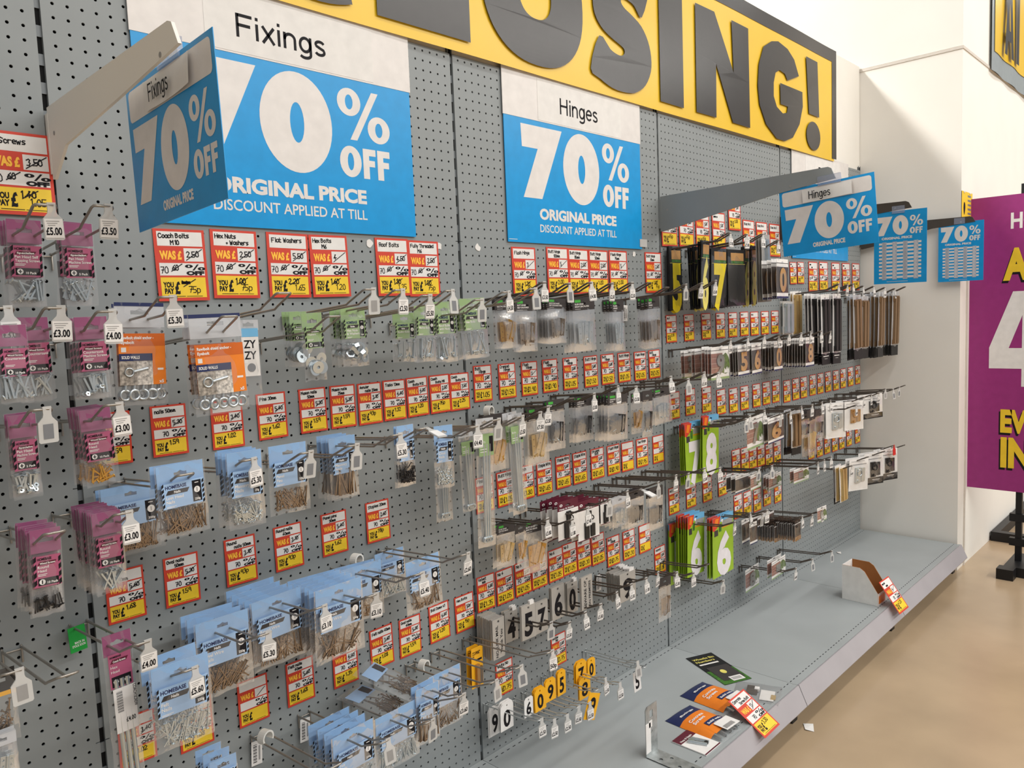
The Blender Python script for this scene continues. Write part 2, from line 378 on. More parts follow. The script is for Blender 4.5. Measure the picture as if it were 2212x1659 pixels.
# ------------------------------------------------------------------ lettering pieces shared by the discount signs
SEV = [(.071, .346), (.26, .346), (.158, .131), (.074, .131), (.144, .279), (.074, .279)]
def seventy(b, f, d, mn='sign_grey'):
    g = lambda pts: [f(*p) for p in pts]
    b.flat(g(SEV), d, mn)
    b.holed([g(ell(.355, .239, .0925, .112, 48)), g(ell(.355, .239, .018, .045, 24))], d, mn)
    for cx, cz in ((.499, .308), (.584, .252)): b.holed([g(ell(cx, cz, .0335, .0325, 28)), g(ell(cx, cz, .011, .0175, 16))], d, mn)
    b.flat(g([(.566, .340), (.586, .340), (.518, .220), (.498, .220)]), d, mn)
    b.holed([g(ell(.496, .168, .031, .037, 28)), g(ell(.496, .168, .009, .021, 16))], d, mn)
    for x in (.532, .575):
        b.flat(g([(x, .203), (x+.038, .203), (x+.038, .187), (x+.018, .187), (x+.018, .176), (x+.035, .176), (x+.035, .161), (x+.018, .161), (x+.018, .131), (x, .131)]), d, mn)
def wall_sign(name, x, z, word, label):
    b = MB(); w, h = .687, .500
    b.box(0, w, -.002, 0, -.003, h, 'sign_blue'); b.box(-.002, w+.003, -.0028, -.0002, .362, h+.002, 'sign_grey')
    seventy(b, lambda a, c: (a, c), .0023)
    b.text('ORIGINAL PRICE', .1435, .071, .030, 'sign_grey', .0023, w=.393, bold=.045)
    b.text('DISCOUNT APPLIED AT TILL', .1435, .0315, .0225, 'sign_grey', .0023, w=.392, bold=.012)
    b.rect(.004, .04, .0045, .006, .0023, 'sign_grey')
    root = b.build(name, loc=(x, -.0035, z))
    tag(root, label, 'sign', 'blue and white discount signs')
    c = MB(); c.box(.15, .575, -.0034, -.0029, .366, .49, 'paper'); grotesk(c, word[0], word[1], .398, .049, 'ink', .0037, word[2]); part(c, 'paper_strip', root)
    if word[0] == 'Hinges':
        c = MB(); c.box(.672, .715, -.0042, -.0028, .005, .032, 'frosted'); part(c, 'tape', root)
    return root
wall_sign('discount_sign', .157, 1.653, ('Fixings', .219, .226), 'large blue and white Fixings discount sign on the pegboard')
wall_sign('discount_sign', 1.190, 1.655, ('Hinges', .253, .196), 'large blue and white Hinges discount sign under the banner')
root = wall_sign('discount_sign', 3.115, 1.655, ('Door', .30, .16), 'large discount sign half hidden behind the grey bracket near the wall')
# ------------------------------------------------------------------ yellow banner along the top
def wav(x, z): return .0022*sin(x*4.1)+.0012*sin(x*9+1.3)
def bend(b):
    b.v = [(x, y+wav(x, z)-.002, z) for x, y, z in b.v]
b = MB(); N = 70
def sheet(b, x0, x1, z0, z1, d, mn, n):
    V = []; F = []
    for i in range(n+1):
        x = x0+(x1-x0)*i/n
        V += [(x, -d, z0), (x, -d, (z0+z1)/2), (x, -d, z1)]
    for i in range(n):
        for j in range(2): F.append((i*3+j, i*3+3+j, i*3+4+j, i*3+1+j))
    b.add(V, F, mn, True)
sheet(b, -1.6, 3.60, 2.149, 2.690, .012, 'banner_yellow', 110)
bend(b); banner = b.build('closing_banner')
tag(banner, 'long yellow banner reading CLOSING! in black along the top of the wall', 'banner')
b = MB(); sheet(b, -1.6, 3.625, 2.634, 2.694, .0135, 'banner_black', 110); sheet(b, 3.572, 3.626, 2.16, 2.694, .0137, 'banner_black', 4); bend(b); part(b, 'black_hem', banner)
BZ = 1.645
def subdiv(vs, fs): return vs, fs
LET = MB()
def letter(loops):
    L2 = []
    for P in loops:
        Q = []
        for (a, c), (e, g) in zip(P, P[1:]+P[:1]):
            n = max(1, int(math.hypot(e-a, g-c)/.035))
            for k in range(n): Q.append((a+(e-a)*k/n, c+(g-c)*k/n))
        L2.append(Q)
    LET.holed([[(x, z+BZ) for x, z in P] for P in L2], .0175, 'banner_black')
def oval(cx, cz, rx, rz, p=2.3, n=56):
    return [(cx+rx*math.copysign(abs(cos(2*pi*i/n))**(2/p), cos(2*pi*i/n)), cz+rz*math.copysign(abs(sin(2*pi*i/n))**(2/p), sin(2*pi*i/n))) for i in range(n)]
letter([spline([(.672, .552), (.671, .541), (.61, .528), (.54, .53), (.45, .56), (.375, .63), (.345, .735), (.375, .84), (.45, .91), (.54, .94), (.61, .942), (.671, .93), (.672, .80), (.62, .815), (.56, .80), (.53, .735), (.56, .67), (.62, .655), (.672, .668)], 3)])
letter([[(.746, .94), (.746, .535), (1.055, .535), (1.055, .65), (.90, .65), (.90, .94)]])
letter([oval(1.331, .735, .226, .206), oval(1.331, .735, .073, .072)])
S_ = [(1.592, .574), (1.639, .549), (1.712, .530), (1.796, .530), (1.852, .543), (1.905, .575), (1.940, .627), (1.944, .679), (1.926, .729), (1.886, .77), (1.831, .793), (1.788, .806), (1.768, .82), (1.772, .834), (1.80, .838), (1.845, .828), (1.890, .800), (1.935, .905), (1.87, .935), (1.80, .944), (1.72, .938), (1.66, .905), (1.62, .85), (1.612, .791), (1.622, .747), (1.656, .714), (1.704, .694), (1.756, .68), (1.779, .671), (1.780, .657), (1.762, .646), (1.735, .646), (1.700, .655), (1.642, .686)]
letter([spline(S_, 3)])
letter([[(2.0, .94), (2.157, .94), (2.157, .537), (2.0, .537)]])
letter([[(2.248, .94), (2.388, .94), (2.536, .736), (2.523, .94), (2.668, .94), (2.676, .537), (2.525, .537), (2.396, .745), (2.393, .537), (2.247, .537)]])
G_ = [(3.167, .841), (3.045, .799), (3.018, .823), (2.964, .83), (2.924, .811), (2.905, .765), (2.904, .707), (2.934, .666), (2.994, .646), (3.036, .656), (3.046, .684), (2.972, .684), (2.969, .775), (3.205, .776), (3.209, .71), (3.171, .624), (3.097, .554), (3.012, .527), (2.931, .527), (2.827, .575), (2.766, .65), (2.752, .726), (2.764, .817), (2.81, .899), (2.887, .937), (2.953, .951), (3.048, .938), (3.117, .905)]
letter([G_])
letter([[(3.25, .948), (3.385, .948), (3.405, .69), (3.28, .69)]])
letter([ell(3.334, .593, .083, .067, 28)])
bend(LET); part(LET, 'lettering', banner)
# ------------------------------------------------------------------ projecting brackets with hanging signs
def bracket(x, prof, mn, label):
    root = empty('sign_bracket', (x, 0, BZ)); b = MB(); t = .0025
    n = len(prof); vs, fs = fill([prof])
    for sx in (-t, t): b.add([(sx, y, z) for y, z in vs], fs, mn)
    b.add([(-t, y, z) for y, z in prof] + [(t, y, z) for y, z in prof], [(i, (i+1) % n, n+(i+1) % n, n+i) for i in range(n)], mn)
    for k in (0, 1): b.tube([(-.0031, prof[0][0]-.03-.46*k, prof[0][1]-.05+.02*k), (.0031, prof[0][0]-.03-.46*k, prof[0][1]-.05+.02*k)], .004, 'fine_grey', 10)
    part(b, 'arm', root)
    b = MB(); b.box(-.003, .003, -.012, .008, prof[-1][1]+.01, prof[0][1]-.01, mn); part(b, 'hook_plate', root)
    tag(root, label, 'bracket', 'sign brackets projecting from the uprights')
PF = [(-.010, .197), (-.529, .204), (-.540, .2), (-.557, .168), (-.363, .146), (-.093, .118), (-.022, .069), (-.012, .07)]
bracket(0.0, PF, 'wall_white', 'white tapered bracket arm holding the Fixings hanging sign')
PF2 = [(-.006, .2), (-.616, .212), (-.626, .207), (-.640, .174), (-.44, .150), (-.08, .085), (-.012, .074), (-.006, .076)]
bracket(2.0, PF2, 'panel_grey', 'grey tapered bracket arm holding the Hinges hanging sign')
mat('bracket_dark', (70, 64, 58), .5)
PF3 = [(-.006, .2), (-.536, .194), (-.548, .188), (-.56, .165), (-.36, .150), (-.08, .085), (-.012, .074), (-.006, .076)]
bracket(3.0, PF3, 'bracket_dark', 'dark bracket arm holding the nearer blue price list')
bracket(3.985, PF3, 'bracket_dark', 'dark bracket arm at the end by the white wall')
def hang_sign(x, y0, z0, w, h, kind, word, label, rz=-pi/2, tilt=0, gap=.006):
    root = empty('hanging_sign', (x, y0, z0), rz); root.rotation_euler = (0, tilt, rz)
    b = MB(); b.box(0, w, -.0006, .0006, -h, 0, 'sign_blue')
    if kind == 'land':
        rr = .008; x0, x1, v0, v1 = .03*w, .97*w, -.25*h, -.035*h
        pts = [(cx+rr*cos(a), cz+rr*sin(a)) for cx, cz, a0 in ((x1-rr, v1-rr, 0), (x0+rr, v1-rr, pi/2), (x0+rr, v0+rr, pi), (x1-rr, v0+rr, 3*pi/2)) for a in [a0+pi/8*k for k in range(5)]]
        b.flat(pts, .0009, 'sign_grey')
        f = lambda a, c: ((.045+(a/.687-.10)*1.14)*w, -(.285+((1-c/.5)-.30)*1.22)*h)
        seventy(b, f, .0009)
        b.text('ORIGINAL PRICE', .33*w, -.92*h, .06*h, 'sign_grey', .0009, w=.34*w, bold=.05)
    else:
        f = lambda a, c: ((.05+(a/.687-.10)*1.10)*w, -(.065+((1-c/.5)-.30)*.60)*h)
        seventy(b, f, .0009)
        b.text('ORIGINAL PRICE', .15*w, -.385*h, .03*h, 'sign_grey', .0009, w=.58*w, bold=.05)
        for k in range(10):
            v = -.43*h-k*.052*h
            b.rect(.1*w, .9*w, v-.028*h, v, .0009, 'sign_grey')
        for k, u in enumerate((.16, .36, .56, .76)):
            b.rect(u*w, (u+.085)*w, -.945*h, -.42*h, .0012, 'list_grey')
            for q in range(26): b.rect((u+.012)*w, (u+.05+.025*((q*7) % 3)/2)*w, -(.43+q*.0196)*h-.006*h, -(.43+q*.0196)*h, .0014, 'paper' if k % 2 else 'fine_grey')
        b.rect(.25*w, .65*w, -.975*h, -.97*h, .0009, 'sign_grey')
    part(b, 'board', root)
    if word:
        b = MB(); b.v = []; n = 10; V = []; F = []
        for i in range(n+1):
            t = i/n; u = (.26+.52*t)*w; d = .0014+.004*(abs(t-.5)*2)**2
            V += [(u, -d-.003*t, -.245*h), (u, -d, -.05*h)]
        for i in range(n): F.append((i*2, i*2+2, i*2+3, i*2+1))
        b.add(V, F, 'paper', True); grotesk(b, word, .33*w, -.205*h, .118*h, 'ink', .0078, .235*w); part(b, 'paper_strip', root)
    b = MB(); c0 = .43*w if kind == 'land' else .35*w
    b.box(c0, c0+.24*w, -.004, .004, -.035*h, .02, 'clip_clear'); part(b, 'plastic_clip', root)
    tag(root, label, 'hanging sign', 'small blue signs hanging from brackets')
hang_sign(.021, -.312, BZ+.165, .297, .22, 'land', 'Fixings', 'small blue Fixings sign hanging from the white bracket', tilt=-.05)
hang_sign(2.0, -.457, BZ+.156, .297, .21, 'land', 'Hinges', 'small blue Hinges sign hanging from the grey bracket', tilt=-.07)
hang_sign(3.0, -.412, BZ+.158, .205, .297, 'port', None, 'blue price list sheet on the nearer dark bracket', tilt=0)
hang_sign(3.985, -.393, BZ+.171, .205, .297, 'port', None, 'blue price list sheet on the end bracket before the purple board', tilt=0)
# ------------------------------------------------------------------ purple sale board on its black stand
root = empty('sale_board_stand', (4.2, -.775, 0), -pi/2)
b = MB(); b.box(-.3, .34, -.004, .004, .418, 1.945, 'violet'); b.box(-.303, -.3, -.005, .005, .416, 1.947, 'white_card')
b.text('HOMEBASE', -.105, 1.777, .075, 'white_card', .0046, w=.4, bold=.03)
for mn, dx, dz, d in (('ink', -.007, -.012, .0046), ('tag_yellow', 0, 0, .0052)):
    b.text('AT LEAST', -.135+dx, 1.523+dz, .145, mn, d, w=.62, bold=.05)
    b.text('EVERYTHING', -.137+dx, .733+dz, .108, mn, d, w=.62, bold=.05); b.text('IN STORE', -.134+dx, .551+dz, .142, mn, d, w=.6, bold=.05)
b.holed([[(-.047, 1.457), (-.09, 1.457), (-.193, 1.169), (-.193, 1.061), (-.047, 1.061), (-.047, .969), (.065, .969), (.065, 1.061), (.12, 1.061), (.12, 1.167), (.065, 1.167), (.065, 1.457)], [(-.047, 1.335), (-.105, 1.167), (-.047, 1.167)]], .0046, 'white_card')
part(b, 'sale_board', root)
for sx in (-.05, .22):
    b = MB(); b.box(sx-.014, sx+.014, .006, .034, .0, 1.995, 'black'); part(b, 'post', root)
b = MB(); b.box(-.09, .3, -.12, .16, .0, .05, 'black'); b.box(-.09, .3, -.0, .03, .13, .17, 'black'); b.box(-.09, .3, .0, .03, .26, .30, 'black'); part(b, 'base_frame', root)
b = MB(); b.box(-.105, -.03, -.2, -.13, .0, .055, 'black'); part(b, 'foot', root)
tag(root, 'tall purple sale board with yellow words on a black stand', 'sale board')
b = MB(); b.box(4.75, 6.2, -.535, -.495, 0, .055, 'black'); b.box(4.70, 4.75, -1.2, -.495, 0, .055, 'black')
tag(b.build('floor_rail'), 'black square rail frame on the floor beside the white wall', 'rail')
root = empty('wall_poster', (4.02, -.4885, 1.86)); b = MB(); b.box(.0, .2, -.001, .0, -.02, .115, 'number_yellow')
b.box(.0, .2, -.0013, .0, -.02, .115, 'tag_yellow')
for k in range(5): b.rect(.11, .17, .09-k*.022, .1-k*.022, .0016, 'window_grey')
b.flat(spline([(.045, -.005), (.065, .03), (.06, .055), (.04, .06), (.03, .03)], 3), .0016, 'ink'); part(b, 'poster', root)
b = MB(); b.disc((.04, -.003, .112), (0, 1, 0), .006, .003, 'white_card'); b.disc((.15, -.003, .112), (0, 1, 0), .006, .003, 'white_card'); part(b, 'fixing', root)
tag(root, 'small yellow poster on the white wall behind the purple board', 'poster')
root = empty('hanging_banner', (4.53, -.50, 2.665)); b = MB()
def drop(b, x0, x1, z0, z1, d, mn):
    n = 24; V = []; F = []
    for i in range(n+1):
        u = x0+(x1-x0)*i/n
        for z in (z0, (z0+z1)/2, z1): V.append((u, -d-.004*sin(u*16)*(1.1-z), z))
    for i in range(n):
        for j in range(2): F.append((i*3+j, i*3+3+j, i*3+4+j, i*3+1+j))
    b.add(V, F, mn, True)
mat('banner_edge', (150, 158, 160), .3)
drop(b, 0, 1.6, 0, 1.1, .0, 'banner_edge'); part(b, 'black_hem', root)
b = MB(); drop(b, .045, 1.6, .105, 1.1, .003, 'banner_yellow'); part(b, 'yellow_field', root)
b = MB(); b.holed([[(.215, .125), (.275, .125), (.29, .21), (.36, .21), (.375, .125), (.44, .125), (.36, .56), (.29, .56)], [(.30, .27), (.35, .27), (.325, .42)]], .018, 'banner_black')
b.flat([(.50, .125), (.57, .125), (.57, .56), (.50, .56)], .018, 'banner_black'); part(b, 'lettering', root)
tag(root, 'shiny yellow banner with black letters high on the white wall', 'banner')

# ------------------------------------------------------------------ where things hang: metres along the wall and above the floor
# row, x, tip height, length, finish, ticket
HOOKS = [
 ('a', -0.108, 1.624, 0.32, 'c', '£5.00'),
 ('a', -0.029, 1.628, 0.32, 'c', '£3.50'),
 ('b', -0.175, 1.476, 0.32, 'c', '£3.00'),
 ('b', -0.107, 1.475, 0.32, 'c', '£3.00'),
 ('b', -0.036, 1.468, 0.32, 'c', '£4.00'),
 ('c', -0.138, 1.328, 0.32, 'c', ''),
 ('c', -0.037, 1.324, 0.32, 'c', '£3.00'),
 ('d', -0.135, 1.144, 0.32, 'c', None),
 ('d', -0.036, 1.152, 0.32, 'c', '£3.00'),
 ('e', -0.204, 0.955, 0.32, 'c', ''),
 ('e', -0.135, 0.925, 0.32, 'c', None),
 ('e', -0.024, 0.937, 0.32, 'c', '£4.00'),
 ('f', 0.059, 1.489, 0.32, 'c', '£5.30'),
 ('f', 0.162, 1.455, 0.32, 'c', None),
 ('f', 0.268, 1.494, 0.32, 'c', None),
 ('f', 0.372, 1.449, 0.32, 'c', None),
 ('f', 0.459, 1.5, 0.32, 'c', ''),
 ('f', 0.533, 1.498, 0.32, 'c', '£2.50'),
 ('f', 0.606, 1.486, 0.32, 'c', '£5.50'),
 ('f', 0.671, 1.496, 0.32, 'c', ''),
 ('f', 0.759, 1.475, 0.32, 'c', ''),
 ('f', 0.849, 1.492, 0.32, 'c', '£4.50'),
 ('f', 0.943, 1.499, 0.32, 'c', ''),
 ('g', 0.065, 1.196, 0.32, 'c', None),
 ('g', 0.18, 1.202, 0.32, 'c', '£5.30'),
 ('g', 0.295, 1.197, 0.32, 'c', ''),
 ('g', 0.399, 1.195, 0.32, 'c', ''),
 ('g', 0.507, 1.201, 0.32, 'c', '£5.30'),
 ('g', 0.579, 1.205, 0.32, 'c', 'flip'),
 ('g', 0.728, 1.189, 0.32, 'c', '£4.40'),
 ('g', 0.798, 1.196, 0.32, 'c', ''),
 ('g', 0.88, 1.193, 0.32, 'c', '£3.50'),
 ('h', 0.048, 0.866, 0.32, 'c', '£5.60'),
 ('h', 0.185, 0.882, 0.32, 'c', '£5.30'),
 ('h', 0.304, 0.896, 0.32, 'c', '£3.10'),
 ('h', 0.425, 0.884, 0.32, 'c', '£3.10'),
 ('h', 0.547, 0.895, 0.32, 'c', '£5.40'),
 ('h', 0.682, 0.904, 0.32, 'c', '£2.60'),
 ('i', 0.315, 0.572, 0.32, 'c', None),
 ('i', 0.434, 0.57, 0.32, 'c', ''),
 ('i', 0.555, 0.562, 0.32, 'c', ''),
 ('i', 0.649, 0.584, 0.32, 'c', '£3.60'),
 ('i', 0.754, 0.577, 0.32, 'c', ''),
 ('i', 0.841, 0.581, 0.32, 'c', ''),
 ('i', 0.958, 0.579, 0.32, 'c', '50p'),
 ('j', 1.063, 1.518, 0.25, 'd', '£3.50'),
 ('j', 1.163, 1.515, 0.25, 'd', ''),
 ('j', 1.258, 1.518, 0.25, 'd', '£4.00'),
 ('j', 1.357, 1.516, 0.25, 'd', '£2.50'),
 ('j', 1.458, 1.518, 0.25, 'd', '£2.50'),
 ('j', 1.551, 1.519, 0.25, 'd', None),
 ('j', 1.652, 1.505, 0.25, 'd', None),
 ('j', 1.76, 1.513, 0.25, 'd', ''),
 ('j', 1.861, 1.517, 0.25, 'd', '£3.50'),
 ('j', 1.955, 1.526, 0.25, 'd', '£3.00'),
 ('k', 1.029, 1.181, 0.25, 'd', '£7.50'),
 ('k', 1.059, 1.193, 0.25, 'd', '£3.50'),
 ('k', 1.162, 1.205, 0.25, 'd', None),
 ('k', 1.257, 1.207, 0.25, 'd', '£3.00'),
 ('k', 1.37, 1.217, 0.25, 'd', '£5.50'),
 ('k', 1.466, 1.208, 0.25, 'd', '£3.50'),
 ('k', 1.655, 1.221, 0.25, 'd', '£3.50'),
 ('k', 1.76, 1.205, 0.25, 'd', ''),
 ('k', 1.862, 1.218, 0.25, 'd', '£3.50'),
 ('k', 1.96, 1.209, 0.25, 'd', '£3.00'),
 ('l', 1.041, 0.895, 0.25, 'd', '£3.80'),
 ('l', 1.142, 0.871, 0.25, 'd', '£1.80'),
 ('l', 1.21, 0.889, 0.25, 'd', '£7.40'),
 ('l', 1.314, 0.892, 0.25, 'd', ''),
 ('l', 1.406, 0.899, 0.25, 'd', '£2.50'),
 ('l', 1.479, 0.891, 0.25, 'd', 'flip'),
 ('l', 1.575, 0.895, 0.25, 'd', ''),
 ('l', 1.679, 0.899, 0.25, 'd', '£5.00'),
 ('l', 1.755, 0.891, 0.25, 'd', ''),
 ('l', 1.856, 0.892, 0.25, 'd', '£3.00'),
 ('l', 1.96, 0.875, 0.25, 'd', '£3.00'),
 ('m', 1.097, 0.58, 0.2, 'd', ''),
 ('m', 1.177, 0.555, 0.2, 'd', '£3.50'),
 ('m', 1.251, 0.562, 0.2, 'd', '£3.50'),
 ('m', 1.326, 0.564, 0.2, 'd', '£3.50'),
 ('m', 1.407, 0.576, 0.2, 'd', '£3.50'),
 ('m', 1.483, 0.58, 0.2, 'd', '£3.50'),
 ('m', 1.567, 0.577, 0.2, 'd', '£1.00'),
 ('m', 1.638, 0.578, 0.2, 'd', '£3.50'),
 ('m', 1.746, 0.547, 0.2, 'd', '£2.50'),
 ('m', 1.853, 0.516, 0.2, 'd', '£3.50'),
 ('m', 1.959, 0.52, 0.2, 'd', None),
 ('m', 2.061, 0.43, 0.2, 'd', ''),
 ('n', 1.023, 0.334, 0.216, 'z', '£2.50'),
 ('n', 1.081, 0.31, 0.216, 'z', '£2.50'),
 ('n', 1.134, 0.301, 0.216, 'z', '£2.50'),
 ('n', 1.186, 0.304, 0.216, 'z', '£2.50'),
 ('n', 1.239, 0.296, 0.216, 'z', '£2.50'),
 ('n', 1.277, 0.321, 0.216, 'z', None),
 ('n', 1.319, 0.34, 0.216, 'z', '£2.50'),
 ('n', 1.389, 0.298, 0.216, 'z', '£2.50'),
 ('n', 1.486, 0.332, 0.216, 'z', ''),
 ('n', 1.528, 0.3, 0.216, 'z', None),
 ('o', 2.059, 1.693, 0.25, 'd', '£7.00'),
 ('o', 2.185, 1.693, 0.25, 'd', '£7.00'),
 ('o', 2.309, 1.7, 0.25, 'd', '£7.00'),
 ('o', 2.442, 1.683, 0.25, 'd', '£7.00'),
 ('p', 2.051, 1.32, 0.25, 'd', '£7.00'),
 ('p', 2.178, 1.322, 0.25, 'd', '£7.00'),
 ('p', 2.315, 1.323, 0.25, 'd', '£7.00'),
 ('p', 2.435, 1.319, 0.25, 'd', '£7.00'),
 ('p', 2.532, 1.322, 0.25, 'd', '£7.00'),
 ('p', 2.641, 1.316, 0.25, 'd', '£7.00'),
 ('p', 2.737, 1.319, 0.25, 'd', '£7.00'),
 ('p', 2.842, 1.317, 0.25, 'd', '£7.00'),
 ('p', 2.947, 1.31, 0.25, 'd', '£7.00'),
 ('q', 2.154, 1.024, 0.25, 'd', ''),
 ('q', 2.308, 1.036, 0.25, 'd', '£7.00'),
 ('q', 2.445, 1.007, 0.25, 'd', ''),
 ('q', 2.533, 1.008, 0.25, 'd', '£9.00'),
 ('q', 2.637, 1.015, 0.25, 'd', '£9.00'),
 ('q', 2.745, 1.011, 0.25, 'd', '£9.00'),
 ('q', 2.847, 1.009, 0.25, 'd', '£9.00'),
 ('q', 2.941, 1.007, 0.25, 'd', '£9.00'),
 ('r', 2.064, 0.659, 0.25, 'd', '£3.00'),
 ('r', 2.184, 0.667, 0.25, 'd', '£3.00'),
 ('r', 2.318, 0.648, 0.25, 'd', '£3.00'),
 ('s', 2.802, 0.754, 0.25, 'd', '£4.50'),
 ('s', 2.871, 0.755, 0.25, 'd', '£4.50'),
 ('s', 2.947, 0.757, 0.25, 'd', '£4.50'),
 ('y', 2.077, 1.026, 0.25, 'd', None),
 ('y', 2.188, 1.031, 0.25, 'd', ''),
 ('t', 2.573, 0.35, 0.25, 'd', '£4.00'),
 ('t', 2.74, 0.346, 0.25, 'd', ''),
 ('t', 2.947, 0.329, 0.25, 'd', ''),
 ('u', 2.638, 0.555, 0.25, 'd', '£4.00'),
 ('u', 2.743, 0.539, 0.25, 'd', '£4.00'),
 ('u', 2.846, 0.535, 0.25, 'd', '£4.00'),
 ('v', 3.034, 1.516, 0.25, 'd', '£9.00'),
 ('v', 3.139, 1.513, 0.25, 'd', '£9.00'),
 ('v', 3.205, 1.516, 0.25, 'd', '£9.00'),
 ('v', 3.331, 1.508, 0.25, 'd', '£9.00'),
 ('v', 3.47, 1.506, 0.25, 'd', '£9.00'),
 ('v', 3.627, 1.5, 0.25, 'd', '£9.00'),
 ('v', 3.771, 1.494, 0.25, 'd', '£9.00'),
 ('v', 3.934, 1.503, 0.25, 'd', None),
 ('w', 3.245, 0.955, 0.25, 'd', '£6.00'),
 ('w', 3.347, 0.982, 0.25, 'd', '£6.00'),
 ('w', 3.438, 0.983, 0.25, 'd', '£6.00'),
 ('w', 3.548, 0.981, 0.25, 'd', '£6.00'),
 ('w', 3.637, 0.993, 0.25, 'd', ''),
 ('w', 3.75, 0.98, 0.25, 'd', ''),
 ('w', 3.845, 0.982, 0.25, 'd', ''),
 ('w', 3.937, 0.983, 0.25, 'd', None),
 ('x', 3.19, 0.676, 0.25, 'd', '£6.00'),
 ('x', 3.396, 0.684, 0.25, 'd', None),
 ('x', 3.629, 0.676, 0.25, 'd', None),
 ('x', 3.77, 0.685, 0.25, 'd', 'red'),
 ('x', 3.937, 0.662, 0.25, 'd', None),
 ('s', 2.315, 0.81, 0.22, 'd', ''),
 ('s', 2.43, 0.8, 0.22, 'd', ''),
 ('u', 2.34, 0.625, 0.22, 'd', ''),
]
